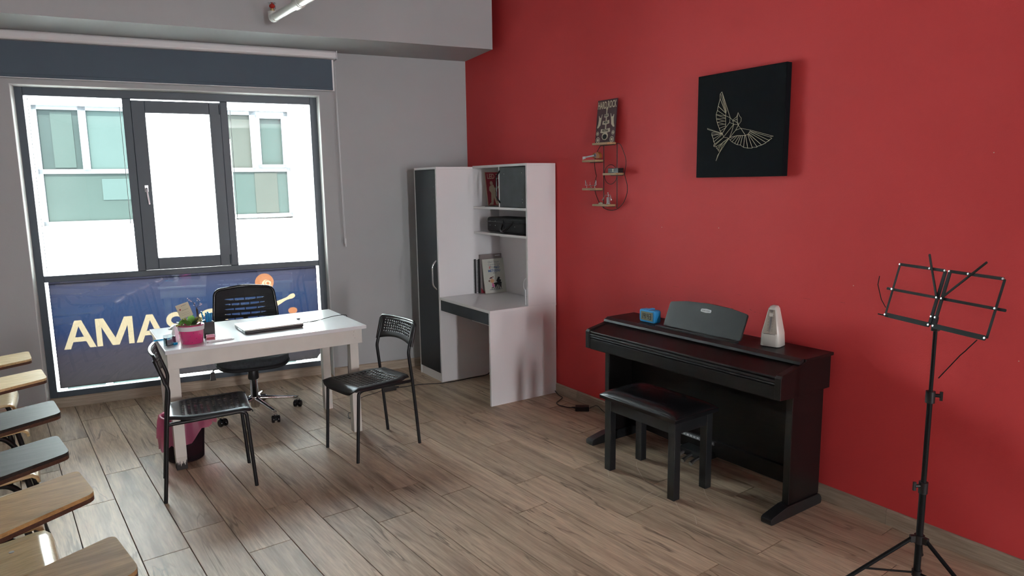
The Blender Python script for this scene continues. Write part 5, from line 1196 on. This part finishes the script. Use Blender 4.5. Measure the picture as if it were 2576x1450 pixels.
# ------------------------------------------------------------------ lecture chairs with writing tablets
def tablet_mesh(kind):
    poly = rpoly([(.19, .325), (-.05, .305), (.165, -.20), (.46, -.155)][::-1], .030, 4)
    return poly
def lecture(T, tab, rot, label):
    # chair faces local +y; local x to its right. T = world position of the near front corner of the tablet
    c = empty('lecture_chair', (0, 0, 0), 0, label, 'chair', 'lecture chairs with writing tablets along the left side')
    rz = R(-90+rot); M2 = Matrix.Rotation(rz, 4, 'Z'); off_ = M2 @ Vector((.19, .325, 0)); c.location = (T[0]-off_.x, T[1]-off_.y, 0); c.rotation_euler.z = rz
    return c
def build_lecture():
    c = empty('lecture_chair', (0, 0, 0), 0, '', 'chair', 'lecture chairs with writing tablets along the left side')
    poly = tablet_mesh(0)
    t = MB().prism(poly, .688, .7005).build('tablet', M['tab_light'], c)
    e = MB().prism(poly, .674, .688).build('plywood_edge', M['ply_edge'], t)
    mb = MB(); mb.prism([(.06, .10), (.20, .14), (.30, -.10), (.20, -.14)], .668, .674); mb.prism(rpoly([(.02, .02), (.12, .14), (.16, .13), (.26, -.12), (.19, -.16)], .03), .655, .668); mb.build('tablet_plate', M['black_metal'], c, .002)
    mb = MB(); mb.tube(bend([(.235, -.20, .45), (.245, -.19, .62), (.22, -.11, .655), (.14, .10, .656)], .05), .013, 10); mb.build('tablet_arm', M['black_metal'], c)
    # plywood seat with rolled front and back
    def seat(u, v):
        X = (u-.5)*2; t_ = v
        y = -.21+.40*min(1, t_/.85); z = .445-.014*math.sin(PI*min(1, t_/.85))+.008*X*X
        if t_ > .85: q = (t_-.85)/.15; y = .19+.030*math.sin(q*PI/2); z = .445+.008*X*X-.040*(1-math.cos(q*PI/2))
        w_ = .205*(1-.10*max(0, (.3-t_)/.3))*(1-.10*max(0, (t_-.8)/.2)**2)
        return (X*w_, y, z)
    s_ = sheet('seat', 12, 16, seat, set(), (1, 1), M['blond'], c, .012)
    for x in (-.12, .12):
        for y in (.10, -.10): MB().tube([(x, y, .437), (x, y, .4465)], .008, 10).build('rivet', M['steel'], c)
    def back(u, v):
        X = (u-.5)*2; z = .60+.22*v; k_ = math.sqrt(max(0, 1-max(0, abs(v-.5)*2-.6)**2*2.2))
        return (X*.205*k_, -.255-.045*v-.028*(1-X*X), z)
    sheet('backrest', 12, 10, back, set(), (1, 1), M['blond'], c, .011)
    for s2 in (-1, 1):
        x = s2*.165
        MB().tube(bend([(x*1.15, .225, 0), (x, .165, .36), (x, .115, .425), (x, -.20, .428), (x, -.262, .50), (x, -.295, .79)], .075), .0130, 10).build('side_tube', M['black_metal'], c)
        MB().tube(bend([(x*1.15, -.265, 0), (x, -.17, .36), (x, -.10, .424)], .06), .0130, 10).build('leg', M['black_metal'], c)
        MB().tube([(x*1.15, .225, 0), (x*1.15, .222, .02)], .015, 10).build('rubber_foot', M['rubber'], c)
    MB().tube([(-.165, .12, .418), (.165, .12, .418)], .011, 10).build('cross_bar', M['black_metal'], c); MB().tube([(-.165, -.12, .418), (.165, -.12, .418)], .011, 10).build('cross_bar', M['black_metal'], c)
    MB().tube([(.165, -.14, .430), (.235, -.20, .45)], .012, 8).build('arm_bracket', M['black_metal'], c)
    return c
LC = build_lecture()
specs = [((.098, 1.865), 'tab_mid', 5, 'lecture chair with brown oak tablet, nearest to the camera'), ((.029, 2.445), 'tab_mid', 5, 'lecture chair with brown oak tablet, second from the camera'),
         ((-.030, 2.893), 'tab_grey', 4, 'lecture chair with dark grey tablet, the nearer of the two grey ones'), ((-.050, 3.445), 'tab_grey', 2, 'lecture chair with dark grey tablet, the farther of the two grey ones'),
         ((-.102, 4.145), 'tab_light', 2, 'lecture chair with pale oak tablet, beside the farther grey one'), ((-.176, 4.685), 'tab_light', 0, 'lecture chair with pale oak tablet, farthest along the row by the window wall')]
for i, (T, tb, rot, lab) in enumerate(specs):
    c = LC if i == len(specs)-1 else copy_tree(LC)
    rz = R(-90+rot); o2 = Matrix.Rotation(rz, 4, 'Z') @ Vector((.19, .325, 0)); c.location = (T[0]-o2.x, T[1]-o2.y, 0); c.rotation_euler.z = rz; c['label'] = lab
    for ch in c.children:
        if ch.name.startswith('tablet') and not ch.name.startswith('tablet_'):
            ch.data = ch.data.copy(); ch.data.materials[0] = M[tb]

# pale scratches on the planks around the bench
M['scuff'] = mat('dark_red_scuff', (.20, .018, .018), .8)
M['scratch'] = mat('pale_scratch', (.60, .52, .43), .5)
SCR = [[(2.743, 2.869), (2.68, 2.796), (2.596, 2.649)], [(2.526, 2.877), (2.47, 2.805)], [(2.53, 2.519), (2.46, 2.508), (2.379, 2.472)], [(2.558, 2.392), (2.497, 2.3), (2.497, 2.257), (2.504, 2.209), (2.45, 2.145)], [(2.793, 2.407), (2.712, 2.307), (2.673, 2.209)], [(2.551, 2.479), (2.495, 2.471), (2.46, 2.484)]]
SCUFF = [(3.265, 0.907, 0.02, 0.003), (3.2, 0.908, 0.015, 0.003), (3.147, 0.91, 0.01, 0.003), (3.051, 0.911, 0.02, 0.003), (2.904, 0.913, 0.006, 0.003), (2.575, 0.911, 0.03, 0.003), (2.453, 0.924, 0.02, 0.003), (2.447, 0.92, 0.012, 0.003), (2.421, 0.914, 0.02, 0.003), (2.388, 0.913, 0.012, 0.003), (3.012, 0.987, 0.1, 0.0012), (2.7, 0.992, 0.06, 0.0012), (2.53, 0.997, 0.05, 0.0012), (2.109, 1.03, 0.08, 0.0012), (1.914, 1.036, 0.05, 0.0012)]
CHIP = [(3.139, 1.351), (2.69, 1.367), (1.865, 1.126), (1.31, 1.733), (1.155, 0.9), (2.771, 2.012)]
for pts in SCR:
    mb = MB(); p = spl([(x, y, 0) for x, y in pts], 5); w_ = .0010
    for a, b in zip(p[:-1], p[1:]):
        d = (b-a).normalized()*1; q = Vector((-d.y, d.x, 0))*w_
        mb.add([a-q, b-q, b+q, a+q], [(0, 1, 2, 3)])
    mb.v = [v+Vector((0, 0, .00035)) for v in mb.v]
    mb.build('scratch_mark', M['scratch'], FL)
# small dark scuffs and pale chips on the red wall
WR = bpy.data.objects['wall_right']
for y, z, l, h in [(a, b, c*.5, d*.7) for a, b, c, d in SCUFF]:
    MB().box(XR-.0004, XR-.0001, y-l/2, y+l/2, z-h/2, z+h/2).build('scuff_mark', M['scuff'], WR)
for y, z in CHIP:
    MB().tube([(XR-.0006, y, z), (XR-.0001, y, z)], .0022, 6).build('chip_mark', M['cream'], WR)
